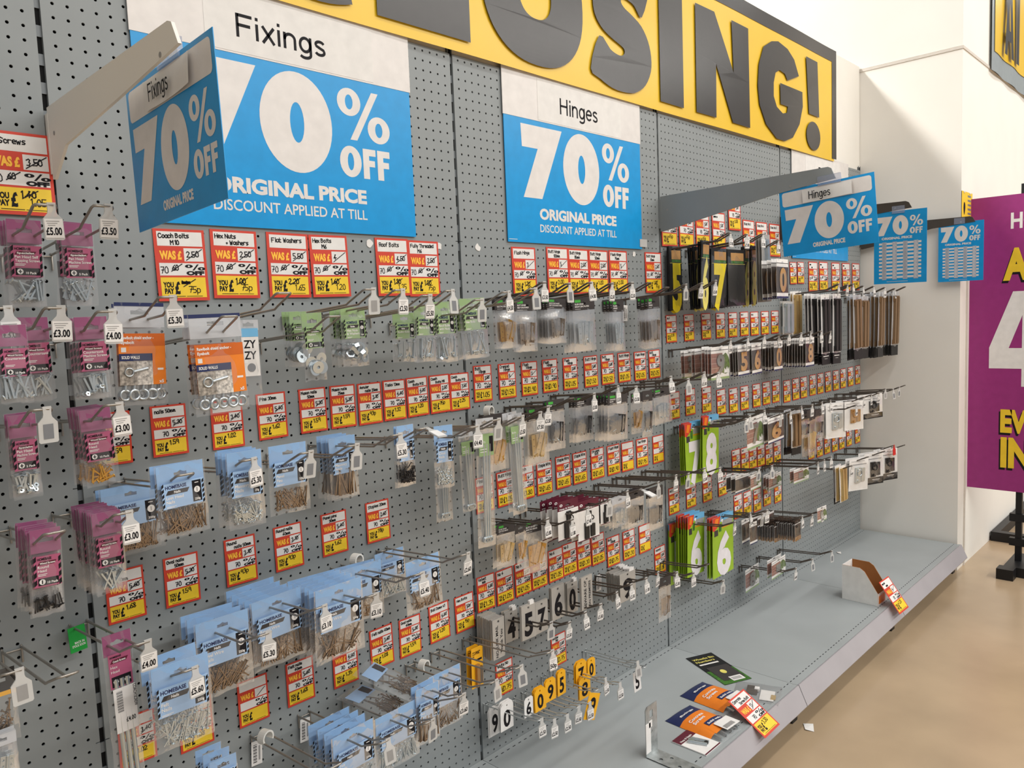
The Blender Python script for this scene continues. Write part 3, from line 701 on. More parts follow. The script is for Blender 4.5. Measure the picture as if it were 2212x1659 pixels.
# kind, count, spacing, x, front y, top z, width, height, detail, row
STACKS = [
 ('pink', 4, 0.012, -0.107, -0.202, 1.616, 0.049, 0.135, ('Pan Head Self|Tapping Screws|10 Pack', 'scr'), 'a'),
 ('pink', 3, 0.01, -0.029, -0.192, 1.616, 0.048, 0.136, ('Pan Head|Machine Screws|5 Pack', 'scr'), 'a'),
 ('pink', 2, 0.012, -0.175, -0.352, 1.452, 0.038, 0.109, ('Countersunk||10 Pack', 'scr'), 'b'),
 ('pink', 3, 0.012, -0.107, -0.202, 1.464, 0.042, 0.133, ('Countersunk||10 Pack', 'scr'), 'b'),
 ('pink', 4, 0.012, -0.036, -0.242, 1.462, 0.05, 0.132, ('Countersunk|Machine Screws|5 Pack', 'bolt'), 'b'),
 ('pink', 4, 0.01, -0.138, -0.214, 1.314, 0.039, 0.132, ('Pan Head|Machine Screws|5 Pack', 'bolt'), 'c'),
 ('pink', 6, 0.012, -0.036, -0.224, 1.312, 0.048, 0.13, ('Round|Head|10 Pack', 'brass'), 'c'),
 ('pink', 12, 0.007, -0.134, -0.266, 1.141, 0.042, 0.135, ('Round|Head|10 Pack', 'dark'), 'd'),
 ('pink', 16, 0.007, -0.036, -0.236, 1.142, 0.046, 0.138, ('Round|Head|10 Pack', 'scr'), 'd'),
 ('clutch', 1, 0.01, -0.024, -0.198, 0.922, 0.047, 0.264, (), 'e'),
 ('orange', 2, 0.02, 0.061, -0.192, 1.485, 0.082, 0.178, (), 'f'),
 ('orange', 2, 0.03, 0.163, -0.258, 1.461, 0.095, 0.177, (), 'f'),
 ('zy', 1, 0.02, 0.269, -0.176, 1.449, 0.042, 0.166, (), 'f'),
 ('green', 1, 0.01, 0.372, -0.238, 1.458, 0.047, 0.135, ('Washers', 'wash'), 'f'),
 ('green', 3, 0.014, 0.372, -0.188, 1.462, 0.04, 0.113, ('Washers', 'wash'), 'f'),
 ('green', 3, 0.02, 0.533, -0.148, 1.468, 0.065, 0.13, ('Hex Nuts|& Washers', 'nut'), 'f'),
 ('green', 1, 0.014, 0.672, -0.154, 1.453, 0.067, 0.115, ('Roofing Bolts', 'bolt'), 'f'),
 ('green', 1, 0.014, 0.671, -0.23, 1.466, 0.061, 0.127, ('Machine Bolts', 'bolt'), 'f'),
 ('green', 2, 0.014, 0.758, -0.198, 1.474, 0.065, 0.142, ('Roof Bolts|with Nuts', 'bolt'), 'f'),
 ('green', 2, 0.02, 0.85, -0.198, 1.483, 0.089, 0.149, ('Hex Bolts', 'lbolt'), 'f'),
 ('blue', 2, 0.03, 0.067, -0.062, 1.146, 0.109, 0.132, ('Lost Head|Nails', 'brn'), 'g'),
 ('blue', 2, 0.02, 0.066, -0.294, 1.212, 0.083, 0.124, ('Lost Head|Nails', 'brn'), 'g'),
 ('blue', 4, 0.016, 0.181, -0.296, 1.215, 0.066, 0.139, ('Masonry|Nails', 'stl'), 'g'),
 ('blue', 1, 0.02, 0.295, -0.248, 1.207, 0.082, 0.136, ('Panel|Pins', 'brn'), 'g'),
 ('blue', 4, 0.016, 0.507, -0.116, 1.181, 0.068, 0.143, ('Masonry|Nails', 'lng'), 'g'),
 ('blue', 2, 0.01, 0.58, -0.252, 1.207, 0.049, 0.135, ('Cut Tacks', 'blk'), 'g'),
 ('blue', 1, 0.01, 0.729, -0.208, 1.184, 0.057, 0.15, ('Clout|Nails', 'stl'), 'g'),
 ('tower', 1, 0.01, 0.855, -0.06, 1.151, 0.054, 0.247, (), 'g'),
 ('tower', 1, 0.01, 0.872, -0.13, 1.144, 0.049, 0.21, ('low',), 'g'),
 ('tower', 1, 0.01, 0.874, -0.2, 1.183, 0.061, 0.327, ('low',), 'g'),
 ('tower', 2, 0.02, 0.984, -0.2, 1.181, 0.053, 0.266, ('low',), 'g'),
 ('hinge', 2, 0.014, 1.012, -0.1, 1.171, 0.097, 0.157, ('brass', ''), 'g'),
 ('blue', 2, 0.05, 0.049, -0.274, 0.868, 0.1, 0.15, ('Felt|Nails', 'stl'), 'h'),
 ('blue', 3, 0.03, 0.186, -0.15, 0.873, 0.111, 0.153, ('Oval Wire|Nails', 'brn'), 'h'),
 ('blue', 5, 0.03, 0.305, -0.148, 0.881, 0.116, 0.148, ('Round Wire|Nails', 'brn'), 'h'),
 ('blue', 6, 0.022, 0.427, -0.192, 0.879, 0.121, 0.161, ('Round Wire|Nails', 'brn'), 'h'),
 ('blue', 2, 0.03, 0.548, -0.104, 0.872, 0.114, 0.133, ('Panel|Pins', 'brn'), 'h'),
 ('blue', 1, 0.03, 0.683, -0.162, 0.866, 0.108, 0.128, ('Panel|Pins', 'brn'), 'h'),
 ('blue', 1, 0.03, 0.683, -0.032, 0.859, 0.089, 0.118, ('Staples', 'stl'), 'h'),
 ('blue', 4, 0.03, 0.435, -0.202, 0.556, 0.111, 0.15, ('Felt|Nails', 'stl'), 'i'),
 ('blue', 1, 0.03, 0.557, -0.196, 0.548, 0.121, 0.135, ('Felt|Nails', 'stl'), 'i'),
 ('blue', 2, 0.02, 0.65, -0.198, 0.569, 0.073, 0.137, ('Felt|Nails', 'lng'), 'i'),
 ('blue', 1, 0.02, 0.755, -0.14, 0.551, 0.105, 0.15, ('Oval|Nails', 'brn'), 'i'),
 ('blue', 3, 0.03, 0.122, -0.25, 0.65, 0.05, 0.091, ('Felt|Nails', 'stl'), 'i'),
 ('hinge', 2, 0.012, 1.063, -0.108, 1.484, 0.085, 0.137, ('brass', 'FLUSH HINGE|ELECTRO BRASS'), 'j'),
 ('hinge', 2, 0.012, 1.063, -0.182, 1.479, 0.081, 0.14, ('steel', 'BUTT HINGE|SELF COLOURED'), 'j'),
 ('hinge', 5, 0.012, 1.259, -0.124, 1.481, 0.08, 0.129, ('brown', 'BACK FLAP HINGE|SELF COLOURED STEEL'), 'j'),
 ('hinge', 4, 0.012, 1.358, -0.144, 1.481, 0.101, 0.16, ('zinc', 'FLUSH HINGE|BRIGHT ZINC PLATED'), 'j'),
 ('hinge', 4, 0.012, 1.552, -0.128, 1.472, 0.057, 0.162, ('zinc', 'FLUSH|HINGE'), 'j'),
 ('hinge', 4, 0.014, 1.76, -0.124, 1.48, 0.071, 0.172, ('steel', 'BUTT|HINGE'), 'j'),
 ('hinge', 2, 0.012, 1.163, -0.12, 1.175, 0.088, 0.167, ('brassw', 'BUTT HINGE|BRASS'), 'k'),
 ('hinge', 2, 0.012, 1.163, -0.188, 1.199, 0.074, 0.141, ('black', 'FLUSH HINGE'), 'k'),
 ('hinge', 3, 0.012, 1.37, -0.126, 1.185, 0.089, 0.137, ('black', 'FLUSH HINGE|BLACK JAPAN'), 'k'),
 ('hinge', 5, 0.012, 1.468, -0.18, 1.185, 0.101, 0.145, ('black', 'CRANKED HINGE|BLACK'), 'k'),
 ('hinge', 1, 0.012, 1.655, -0.12, 1.166, 0.067, 0.135, ('brass', 'BUTT HINGE'), 'k'),
 ('hinge', 1, 0.012, 1.656, -0.162, 1.175, 0.058, 0.153, ('black', ''), 'k'),
 ('hinge', 2, 0.012, 1.761, -0.15, 1.173, 0.109, 0.121, ('zinc', 'BUTT HINGE'), 'k'),
 ('hinge', 2, 0.02, 1.041, -0.096, 0.86, 0.072, 0.125, ('brassw', 'FLUSH HINGE|ELECTRO BRASS'), 'l'),
 ('hinge', 1, 0.02, 1.04, -0.152, 0.868, 0.045, 0.112, ('brass', ''), 'l'),
 ('hinge', 1, 0.02, 1.144, -0.114, 0.85, 0.096, 0.153, ('brass', 'BUTT HINGE|ELECTRO BRASS'), 'l'),
 ('hasp', 2, 0.02, 1.21, -0.134, 0.897, 0.092, 0.116, (), 'l'),
 ('hasp', 3, 0.02, 1.21, -0.182, 0.904, 0.09, 0.114, (), 'l'),
 ('hasp', 4, 0.02, 1.316, -0.172, 0.882, 0.104, 0.12, (), 'l'),
 ('hasp', 2, 0.02, 1.407, -0.164, 0.871, 0.045, 0.084, (), 'l'),
 ('hinge', 7, 0.014, 1.481, -0.168, 0.859, 0.092, 0.096, ('zinc', ''), 'l'),
 ('hinge', 3, 0.012, 1.576, -0.162, 0.862, 0.087, 0.124, ('black', ''), 'l'),
 ('hinge', 2, 0.012, 1.68, -0.17, 0.852, 0.08, 0.143, ('black', ''), 'l'),
 ('plate', 16, 0.004, 1.005, -0.085, 0.594, 0.048, 0.116, ('txt',), 'm'),
 ('plate', 6, 0.003, 1.097, -0.046, 0.578, 0.052, 0.092, ('4',), 'm'),
 ('plate', 4, 0.003, 1.097, -0.116, 0.613, 0.057, 0.099, ('5',), 'm'),
 ('plate', 4, 0.003, 1.178, -0.094, 0.594, 0.057, 0.094, ('7',), 'm'),
 ('plate', 4, 0.003, 1.251, -0.096, 0.62, 0.062, 0.101, ('6',), 'm'),
 ('plate', 4, 0.003, 1.327, -0.09, 0.61, 0.05, 0.098, ('0',), 'm'),
 ('plate', 3, 0.003, 1.326, -0.148, 0.641, 0.053, 0.103, ('txt2',), 'm'),
 ('plate', 10, 0.006, 1.568, -0.126, 0.584, 0.083, 0.096, ('9',), 'm'),
 ('hinge', 1, 0.01, 1.746, -0.154, 0.524, 0.072, 0.151, ('steel', ''), 'm'),
 ('card', 3, 0.003, 1.023, -0.036, 0.313, 0.044, 0.085, ('9w',), 'n'),
 ('card', 5, 0.003, 1.023, -0.088, 0.342, 0.052, 0.079, ('0w',), 'n'),
 ('card', 1, 0.003, 1.082, -0.118, 0.345, 0.038, 0.058, ('6w',), 'n'),
 ('card', 4, 0.003, 1.133, -0.116, 0.351, 0.047, 0.067, ('0y',), 'n'),
 ('card', 3, 0.003, 1.185, -0.112, 0.359, 0.046, 0.068, ('9y',), 'n'),
 ('card', 3, 0.003, 1.239, -0.11, 0.364, 0.039, 0.076, ('5y',), 'n'),
 ('card', 4, 0.003, 1.319, -0.122, 0.368, 0.05, 0.074, ('7y',), 'n'),
 ('card', 3, 0.003, 1.319, -0.134, 0.322, 0.053, 0.069, ('8y',), 'n'),
 ('card', 2, 0.003, 1.389, -0.106, 0.348, 0.039, 0.062, ('0y',), 'n'),
 ('ybox', 2, 0.02, 0.943, -0.06, 0.526, 0.046, 0.115, (), 'i'),
 ('wy', 5, 0.008, 2.061, -0.026, 1.666, 0.08, 0.235, ('5',), 'o'),
 ('wy', 4, 0.008, 2.06, -0.12, 1.656, 0.061, 0.224, ('8',), 'o'),
 ('wy', 3, 0.008, 2.059, -0.154, 1.676, 0.059, 0.24, ('6',), 'o'),
 ('wy', 5, 0.008, 2.186, -0.138, 1.655, 0.119, 0.22, ('7',), 'o'),
 ('wy', 3, 0.01, 2.311, -0.14, 1.653, 0.138, 0.213, ('',), 'o'),
 ('wy', 3, 0.008, 2.443, -0.122, 1.671, 0.055, 0.23, ('8',), 'o'),
 ('wy', 2, 0.008, 2.442, -0.148, 1.672, 0.052, 0.229, ('8',), 'o'),
 ('long', 3, 0.012, 2.442, -0.196, 1.71, 0.068, 0.26, ('silver',), 'o'),
 ('nb', 4, 0.02, 2.441, -0.264, 1.611, 0.105, 0.15, ('0', 'brown'), 'o'),
 ('nb', 2, 0.012, 2.05, -0.084, 1.284, 0.076, 0.105, ('3', 'brick'), 'p'),
 ('nb', 2, 0.012, 2.052, -0.138, 1.291, 0.11, 0.107, ('3', 'brick'), 'p'),
 ('nb', 4, 0.012, 2.052, -0.208, 1.296, 0.127, 0.117, ('9', 'brick'), 'p'),
 ('nb', 4, 0.01, 2.177, -0.232, 1.294, 0.084, 0.111, ('5', 'brown'), 'p'),
 ('nb', 4, 0.01, 2.314, -0.216, 1.292, 0.08, 0.115, ('6', 'brown'), 'p'),
 ('nb', 9, 0.012, 2.533, -0.202, 1.289, 0.076, 0.116, ('0', 'brown'), 'p'),
 ('nb', 14, 0.012, 2.841, -0.202, 1.291, 0.098, 0.125, ('8', 'brown'), 'p'),
 ('long', 2, 0.012, 2.443, -0.284, 1.448, 0.083, 0.127, ('silver',), 'o'),
 ('long', 2, 0.012, 3.036, -0.06, 1.493, 0.101, 0.198, ('white',), 'v'),
 ('long', 3, 0.015, 3.032, -0.144, 1.479, 0.12, 0.318, ('black',), 'v'),
 ('long', 2, 0.015, 3.037, -0.188, 1.474, 0.089, 0.315, ('black',), 'v'),
 ('long', 4, 0.015, 3.142, -0.2, 1.476, 0.182, 0.319, ('black',), 'v'),
 ('long', 3, 0.015, 3.329, -0.222, 1.468, 0.097, 0.305, ('gold',), 'v'),
 ('long', 2, 0.015, 3.469, -0.21, 1.461, 0.097, 0.301, ('gold',), 'v'),
 ('long', 3, 0.02, 3.628, -0.196, 1.474, 0.102, 0.323, ('gold',), 'v'),
 ('long', 3, 0.02, 3.63, -0.232, 1.479, 0.114, 0.324, ('gold',), 'v'),
 ('long', 5, 0.02, 3.934, -0.204, 1.483, 0.148, 0.339, ('gold',), 'v'),
 ('wg', 4, 0.01, 2.064, -0.014, 0.625, 0.13, 0.236, ('5',), 'r'),
 ('wg', 6, 0.01, 2.066, -0.09, 0.665, 0.118, 0.233, ('6',), 'r'),
 ('wg', 3, 0.01, 2.185, -0.136, 0.643, 0.165, 0.234, ('6',), 'r'),
 ('wg', 4, 0.008, 2.077, -0.08, 1.011, 0.127, 0.23, ('7',), 'y'),
 ('wg', 2, 0.008, 2.155, -0.108, 1.03, 0.125, 0.226, ('8',), 'q'),
 ('nb', 1, 0.01, 2.308, -0.21, 1.014, 0.146, 0.122, ('7', 'brick'), 'q'),
 ('nb', 2, 0.02, 2.444, -0.23, 0.997, 0.147, 0.1, ('6', 'brown'), 'q'),
 ('long', 1, 0.02, 2.638, -0.19, 1.0, 0.059, 0.187, ('gold',), 'q'),
 ('long', 2, 0.02, 2.637, -0.226, 0.999, 0.073, 0.183, ('gold',), 'q'),
 ('hinge', 2, 0.02, 2.744, -0.222, 0.972, 0.073, 0.103, ('black', ''), 'q'),
 ('hinge', 2, 0.02, 2.846, -0.202, 0.977, 0.088, 0.205, ('brassw', ''), 'q'),
 ('hinge', 3, 0.02, 2.941, -0.202, 0.967, 0.103, 0.126, ('black', ''), 'q'),
 ('white', 2, 0.02, 3.246, -0.154, 0.959, 0.15, 0.167, ('silver',), 'w'),
 ('white', 3, 0.02, 3.348, -0.202, 0.961, 0.191, 0.14, ('gold',), 'w'),
 ('white', 2, 0.03, 3.55, -0.218, 0.974, 0.187, 0.121, ('blackl',), 'w'),
 ('long', 1, 0.02, 3.191, -0.178, 0.673, 0.079, 0.182, ('gold',), 'x'),
 ('long', 2, 0.02, 3.19, -0.206, 0.674, 0.075, 0.172, ('white',), 'x'),
 ('white', 2, 0.02, 3.397, -0.208, 0.674, 0.158, 0.159, ('silver',), 'x'),
 ('white', 2, 0.03, 3.627, -0.198, 0.664, 0.125, 0.162, ('blackl',), 'x'),
 ('white', 2, 0.03, 3.77, -0.222, 0.665, 0.155, 0.164, ('blackl',), 'x'),
 ('mini', 3, 0.02, 2.315, -0.15, 0.779, 0.104, 0.069, ('d',), 's'),
 ('mini', 2, 0.02, 2.389, -0.17, 0.771, 0.099, 0.061, ('b',), 's'),
 ('mini', 3, 0.02, 2.802, -0.056, 0.684, 0.123, 0.063, ('b',), 's'),
 ('mini', 2, 0.02, 2.803, -0.176, 0.725, 0.145, 0.061, ('b',), 's'),
 ('mini', 1, 0.02, 2.337, -0.15, 0.597, 0.064, 0.097, ('d',), 'u'),
 ('mini', 1, 0.02, 2.339, -0.182, 0.587, 0.055, 0.087, ('d',), 'u'),
 ('mini', 18, 0.008, 2.636, -0.152, 0.517, 0.087, 0.08, ('s',), 'u'),
 ('mini', 12, 0.008, 2.639, -0.23, 0.538, 0.057, 0.087, ('s',), 'u'),
 ('mini', 1, 0.01, 2.846, -0.248, 0.553, 0.087, 0.063, ('b',), 'u'),
 ('nb', 1, 0.01, 2.575, -0.056, 0.32, 0.126, 0.099, ('8', 'brick'), 't'),
 ('mini', 2, 0.02, 2.574, -0.176, 0.379, 0.13, 0.075, ('b',), 't'),
 ('mini', 3, 0.02, 2.64, -0.09, 0.54, 0.164, 0.039, ('d',), 'u'),
 ('bk', 1, 0.01, -0.204, -0.214, 0.925, 0.03, 0.117, (), 'e'),
 ('hinge', 8, 0.008, -0.214, -0.24, 0.835, 0.045, 0.078, ('zinc', ''), 'e'),
]
# row, x, top z, size, heading, was, percent, now, big writing
TAGS = [
 ('A', -0.105, 1.794, 6, 'B Screws', '3.50', '60', '1.40>1.05', 0),
 ('A', 0.171, 1.638, 6, 'Coach Bolts|M10', '2.50', '60', '##>75p', 0),
 ('A', 0.289, 1.643, 6, 'Hex Nuts|+ Washers', '2.50', '60', '1.00>75p', 0),
 ('A', 0.418, 1.643, 6, 'Flat Washers', '5.50', '60', '2.20>1.65', 0),
 ('A', 0.525, 1.642, 6, 'Hex Bolts|M6', '4', '60', '1.60>1.20', 0),
 ('A', 0.713, 1.643, 6, 'Roof Bolts', '4.50', '60', '1.80>1.35', 0),
 ('A', 0.816, 1.641, 6, 'Fully Threaded|M6', '2.50', '60', '1.00>75p', 0),
 ('A', 1.205, 1.638, 6, 'Flush Hinge', '3', '60', '1.20>90p', 0),
 ('A', 1.361, 1.643, 6, 'Butt hinge|100mm', '5', '60', '2.00', 0),
 ('A', 1.465, 1.642, 6, 'Butt hinge|85mm', '2.50', '60', '1.00', 0),
 ('A', 1.572, 1.642, 6, 'Butt hinge|50mm', '2.50', '60', '1.00', 0),
 ('A', 1.682, 1.643, 6, 'Flush Hinge|75mm', '5', '60', '2.00', 0),
 ('A', 1.897, 1.643, 6, 'Butt hinge|30mm', '2.50', '60', '1.00>75p', 0),
 ('B', 2.006, 1.813, 6, '~~~ ~', '1.50', '70', '45p', 0),
 ('B', 2.129, 1.816, 6, '~~~ ~', '1.50', '70', '45p', 0),
 ('B', 2.249, 1.815, 6, '~~~ ~', '1.50', '70', '45p', 0),
 ('B', 2.376, 1.817, 6, '~~~ ~', '1.50', '70', '45p', 0),
 ('B', 2.509, 1.897, 6, '~~~ ~', '1.50', '70', '3.00', 0),
 ('B', 2.636, 1.802, 6, 'Black No 5', '1.50', '70', '45p', 0),
 ('B', 2.757, 1.8, 6, 'Black No 6', '1.50', '70', '45p', 0),
 ('B', 2.884, 1.799, 6, 'Black No 8', '1.50', '70', '45p', 0),
 ('C', 0.027, 1.282, 7, 'Lost nails', '5.30', '70', '1.59', 0),
 ('C', 0.138, 1.284, 7, 'nails 50mm', '5.30', '70', '1.59', 0),
 ('C', 0.262, 1.28, 7, '', '3.40', '70', '1.02', 0),
 ('C', 0.367, 1.285, 7, 'Pins 30mm', '5.40', '70', '1.62', 0),
 ('C', 0.473, 1.286, 7, 'Mason nails|50mm', '5.30', '70', '1.59', 0),
 ('C', 0.557, 1.286, 7, 'Mason nails|25mm', '5.30', '70', '1.59', 0),
 ('C', 0.636, 1.284, 7, 'Annular|nails 25mm', '3.10', '70', '93p', 0),
 ('C', 0.713, 1.285, 7, 'Tacks 13mm', '4.40', '70', '1.32', 0),
 ('C', 0.788, 1.285, 7, 'Coach|Bolts M12', '4.00', '70', '1.20', 0),
 ('C', 0.866, 1.285, 7, 'Coach|Bolts M8', '2.50', '70', '75p', 0),
 ('C', 0.939, 1.284, 7, 'Coach|Bolts M10', '7.50', '70', '2.25', 0),
 ('D', 1.03, 1.299, 7, 'Butt| Hinge', '3.50', '70', '1.05', 1),
 ('D', 1.13, 1.297, 7, 'Cranked| Hinge', '5', '70', '1.50', 1),
 ('D', 1.228, 1.296, 7, 'Flush| Hinge', '3', '70', '0.90', 1),
 ('D', 1.323, 1.296, 7, 'Flush| Hinge', '3', '70', '0.90', 1),
 ('D', 1.423, 1.295, 7, 'Flush| Hinge', '3.50', '70', '1.05', 1),
 ('D', 1.529, 1.293, 7, 'Butt Hinge', '5.00', '70', '1.50', 1),
 ('D', 1.622, 1.293, 7, 'Butt| Hinge', '5.00', '70', '1.50', 1),
 ('D', 1.717, 1.292, 7, 'Butt Hinge', '3.50', '70', '1.05', 1),
 ('D', 1.815, 1.29, 7, 'Flush Hinge', '3.50', '70', '1.05', 1),
 ('D', 1.906, 1.29, 7, 'Butt| Hinge', '3.50', '70', '1.05', 1),
 ('E', 0.028, 0.971, 7, 'Nails|40mm', '5.60', '70', '1.68', 0),
 ('E', 0.14, 0.971, 7, 'Oval nails|50mm', '5.30', '70', '1.59', 0),
 ('E', 0.27, 0.978, 7, 'Round|nails 50mm', '3.10', '70', '93p', 0),
 ('E', 0.387, 0.979, 7, 'Round nails|40mm', '3.10', '70', '93p', 0),
 ('E', 0.511, 0.982, 7, 'Panel pins|30mm', '5.40', '70', '1.62', 0),
 ('E', 0.64, 0.984, 7, 'Staples 20mm', '2.60', '70', '78p', 0),
 ('F', 1.018, 0.978, 7, 'Pins', '3.50', '70', '1.05', 1),
 ('F', 1.104, 0.979, 7, 'Butt Hinge', '3.50', '70', '1.05', 1),
 ('F', 1.193, 0.981, 7, 'Hatch', '6', '70', '1.80', 1),
 ('F', 1.28, 0.98, 7, 'Staple Wire', '5.50', '70', '1.65', 1),
 ('F', 1.37, 0.983, 7, 'Staple Wire', '5.50', '70', '1.65', 1),
 ('F', 1.456, 0.982, 7, 'Staple Wire', '5.50', '70', '1.65', 1),
 ('F', 1.55, 0.98, 7, 'Straight|Bolt', '5.50', '70', '1.65', 1),
 ('F', 1.641, 0.978, 7, 'Flush Hinge', '3', '70', '0.90', 1),
 ('F', 1.724, 0.977, 7, '', '', '', '', 1),
 ('F', 1.815, 0.976, 7, 'Tee Hinge', '6.50', '70', '1.95', 1),
 ('F', 1.919, 0.973, 7, '', '', '', '', 1),
 ('G', 0.027, 0.675, 7, 'Nails|30mm', '3.40', '70', '1.02', 0),
 ('G', 0.145, 0.655, 7, 'Felt nails', '3.60', '70', '1.08', 0),
 ('G', 0.276, 0.656, 7, '', '', '', '', 0),
 ('G', 0.395, 0.655, 7, 'Felt nails|40mm', '5.60', '70', '1.68', 0),
 ('G', 0.52, 0.652, 7, 'Round|nails', '4.50', '70', '1.35', 0),
 ('G', 0.63, 0.657, 7, 'Felt nails 40mm', '3.60', '70', '1.08', 0),
 ('G', 0.724, 0.655, 7, 'Oval nails|40mm', '5.30', '70', '1.59', 0),
 ('G', 0.825, 0.66, 7, 'Ball Dome x3', '4.00', '70', '1.20', 0),
 ('G', 0.919, 0.658, 7, 'Hex Bolts', '50p', '70', '15p', 0),
 ('H', 1.007, 0.691, 7, 'Velvet|mm', '4.50', '70', '1.35', 1),
 ('H', 1.084, 0.688, 7, 'No 4', '3.50', '70', '1.05', 1),
 ('H', 1.164, 0.69, 7, 'No 5', '3.50', '70', '1.05', 1),
 ('H', 1.239, 0.69, 7, 'No 7', '3.50', '70', '1.05', 1),
 ('H', 1.318, 0.691, 7, 'No 6', '3.50', '70', '1.05', 1),
 ('H', 1.388, 0.694, 7, 'No 0', '3.50', '70', '1.05', 1),
 ('H', 1.462, 0.693, 7, 'Sign', '1.00', '70', '0.30', 1),
 ('H', 1.538, 0.688, 7, 'No 1', '3.50', '70', '1.05', 1),
 ('H', 1.625, 0.66, 7, 'Butt| Hinge', '2.50', '70', '0.75', 1),
 ('H', 1.718, 0.66, 7, 'Corner|Bolt', '11', '70', '3.30', 1),
 ('H', 1.817, 0.659, 7, '', '', '', '', 1),
 ('H', 1.914, 0.553, 7, 'Velvet', '3.50', '70', '1.05', 1),
 ('H', 1.318, 0.411, 7, 'yellow|No', '2.50', '70', '0.75', 1),
 ('H', 1.068, 0.413, 7, 'white No', '2.50', '70', '0.75', 1),
 ('I', 2.026, 1.414, 7, 'No 8', '7', '70', '2.10', 0),
 ('I', 2.152, 1.413, 7, 'No 2', '7', '70', '2.10', 0),
 ('I', 2.281, 1.414, 7, 'No 1', '7', '70', '2.10', 0),
 ('I', 2.397, 1.413, 7, 'No 0', '7', '70', '2.10', 0),
 ('I', 2.502, 1.412, 7, 'No 9', '7', '70', '2.10', 0),
 ('I', 2.603, 1.412, 7, 'No 4', '7', '70', '2.10', 0),
 ('I', 2.695, 1.41, 7, 'No 6', '7', '70', '2.10', 0),
 ('I', 2.796, 1.41, 7, 'No 3', '7', '70', '2.10', 0),
 ('I', 2.897, 1.41, 7, 'No 7', '7', '70', '2.10', 0),
 ('J', 2.037, 1.123, 7, 'No 4', '7', '70', '2.10', 0),
 ('J', 2.152, 1.124, 7, '', '7', '70', '2.10', 0),
 ('J', 2.277, 1.12, 7, 'No 1', '7', '70', '2.10', 0),
 ('J', 2.392, 1.098, 7, 'No 2', '7', '70', '2.10', 0),
 ('J', 2.496, 1.094, 7, 'No 5', '7', '70', '2.10', 0),
 ('J', 2.596, 1.094, 7, 'No 6', '7', '70', '2.10', 0),
 ('J', 2.707, 1.093, 7, 'No 7', '7', '70', '2.10', 0),
 ('J', 2.803, 1.093, 7, 'No 8', '7', '70', '2.10', 0),
 ('J', 2.9, 1.092, 7, 'No 9', '7', '70', '2.10', 0),
 ('K', 3.015, 1.081, 7, '~~~|~~', '9', '70', '2.70', 0),
 ('K', 3.111, 1.082, 7, '~~~|~~', '9', '70', '2.70', 0),
 ('K', 3.203, 1.082, 7, '~~~|~~', '9', '70', '2.70', 0),
 ('K', 3.311, 1.083, 7, '~~~|~~', '9', '70', '2.70', 0),
 ('K', 3.405, 1.082, 7, '~~~|~~', '9', '70', '2.70', 0),
 ('K', 3.5, 1.082, 7, '~~~|~~', '9', '70', '2.70', 0),
 ('K', 3.604, 1.081, 7, '~~~|~~', '9', '70', '2.70', 0),
 ('K', 3.704, 1.083, 7, '~~~|~~', '9', '70', '2.70', 0),
 ('K', 3.807, 1.083, 7, '~~~|~~', '9', '70', '2.70', 0),
 ('K', 3.915, 1.084, 7, '~~~|~~', '9', '70', '2.70', 0),
 ('L', 2.512, 0.829, 7, 'No 1', '5', '70', '1.50', 0),
 ('L', 2.593, 0.826, 7, 'No 4', '5', '70', '1.50', 0),
 ('L', 2.668, 0.824, 7, 'No 5', '5', '70', '1.50', 0),
 ('L', 2.745, 0.821, 7, 'No 3', '5', '70', '1.50', 0),
 ('L', 2.824, 0.809, 7, 'No 8', '5', '70', '1.50', 0),
 ('L', 2.909, 0.81, 7, 'No 6', '5', '70', '1.50', 0),
 ('M', 3.288, 0.765, 7, '~~~|~~', '6', '70', '1.80', 0),
 ('M', 3.391, 0.761, 7, '~~~|~~', '6', '70', '1.80', 0),
 ('M', 3.485, 0.761, 7, '~~~|~~', '6', '70', '1.80', 0),
 ('M', 3.586, 0.758, 7, '~~~|~~', '6', '70', '1.80', 0),
 ('M', 3.682, 0.756, 7, '~~~|~~', '6', '70', '1.80', 0),
 ('M', 3.786, 0.757, 7, '~~~|~~', '6', '70', '1.80', 0),
 ('M', 3.908, 0.755, 7, '~~~|~~', '6', '70', '1.80', 0),
 ('N', 2.019, 0.758, 7, 'No 5', '1.50', '70', '45p', 0),
 ('N', 2.144, 0.757, 7, 'No 6', '1.50', '70', '45p', 0),
 ('N', 2.268, 0.756, 7, 'No 7', '1.50', '70', '45p', 0),
 ('N', 2.392, 0.756, 7, 'No 8', '1.50', '70', '45p', 0),
 ('O', 2.525, 0.631, 7, 'No 2', '5', '70', '1.50', 0),
 ('O', 2.611, 0.628, 7, 'No 3', '5', '70', '1.50', 0),
 ('O', 2.704, 0.623, 7, 'No 9', '5', '70', '1.50', 0),
 ('O', 2.8, 0.63, 7, 'No 5', '5', '70', '1.50', 0),
 ('O', 2.91, 0.621, 7, 'No 0', '5', '70', '1.50', 0),
 ('P', 3.092, 1.633, 7, '~~~|~~', '9', '70', '2.70', 0),
 ('P', 3.177, 1.636, 7, '~~~|~~', '9', '70', '2.70', 0),
 ('Q', 3.304, 1.64, 6, '~~~|~~', '9', '60', '3.60>2.70', 0),
 ('Q', 3.431, 1.642, 6, '~~~|~~', '9', '60', '3.60>2.70', 0),
 ('Q', 3.588, 1.641, 6, '~~~|~~', '9', '60', '3.60>2.70', 0),
 ('Q', 3.727, 1.641, 6, '~~~|~~', '9', '60', '3.60>2.70', 0),
 ('Q', 3.868, 1.643, 6, '~~~|~~', '9', '60', '3.60>2.70', 0),
]
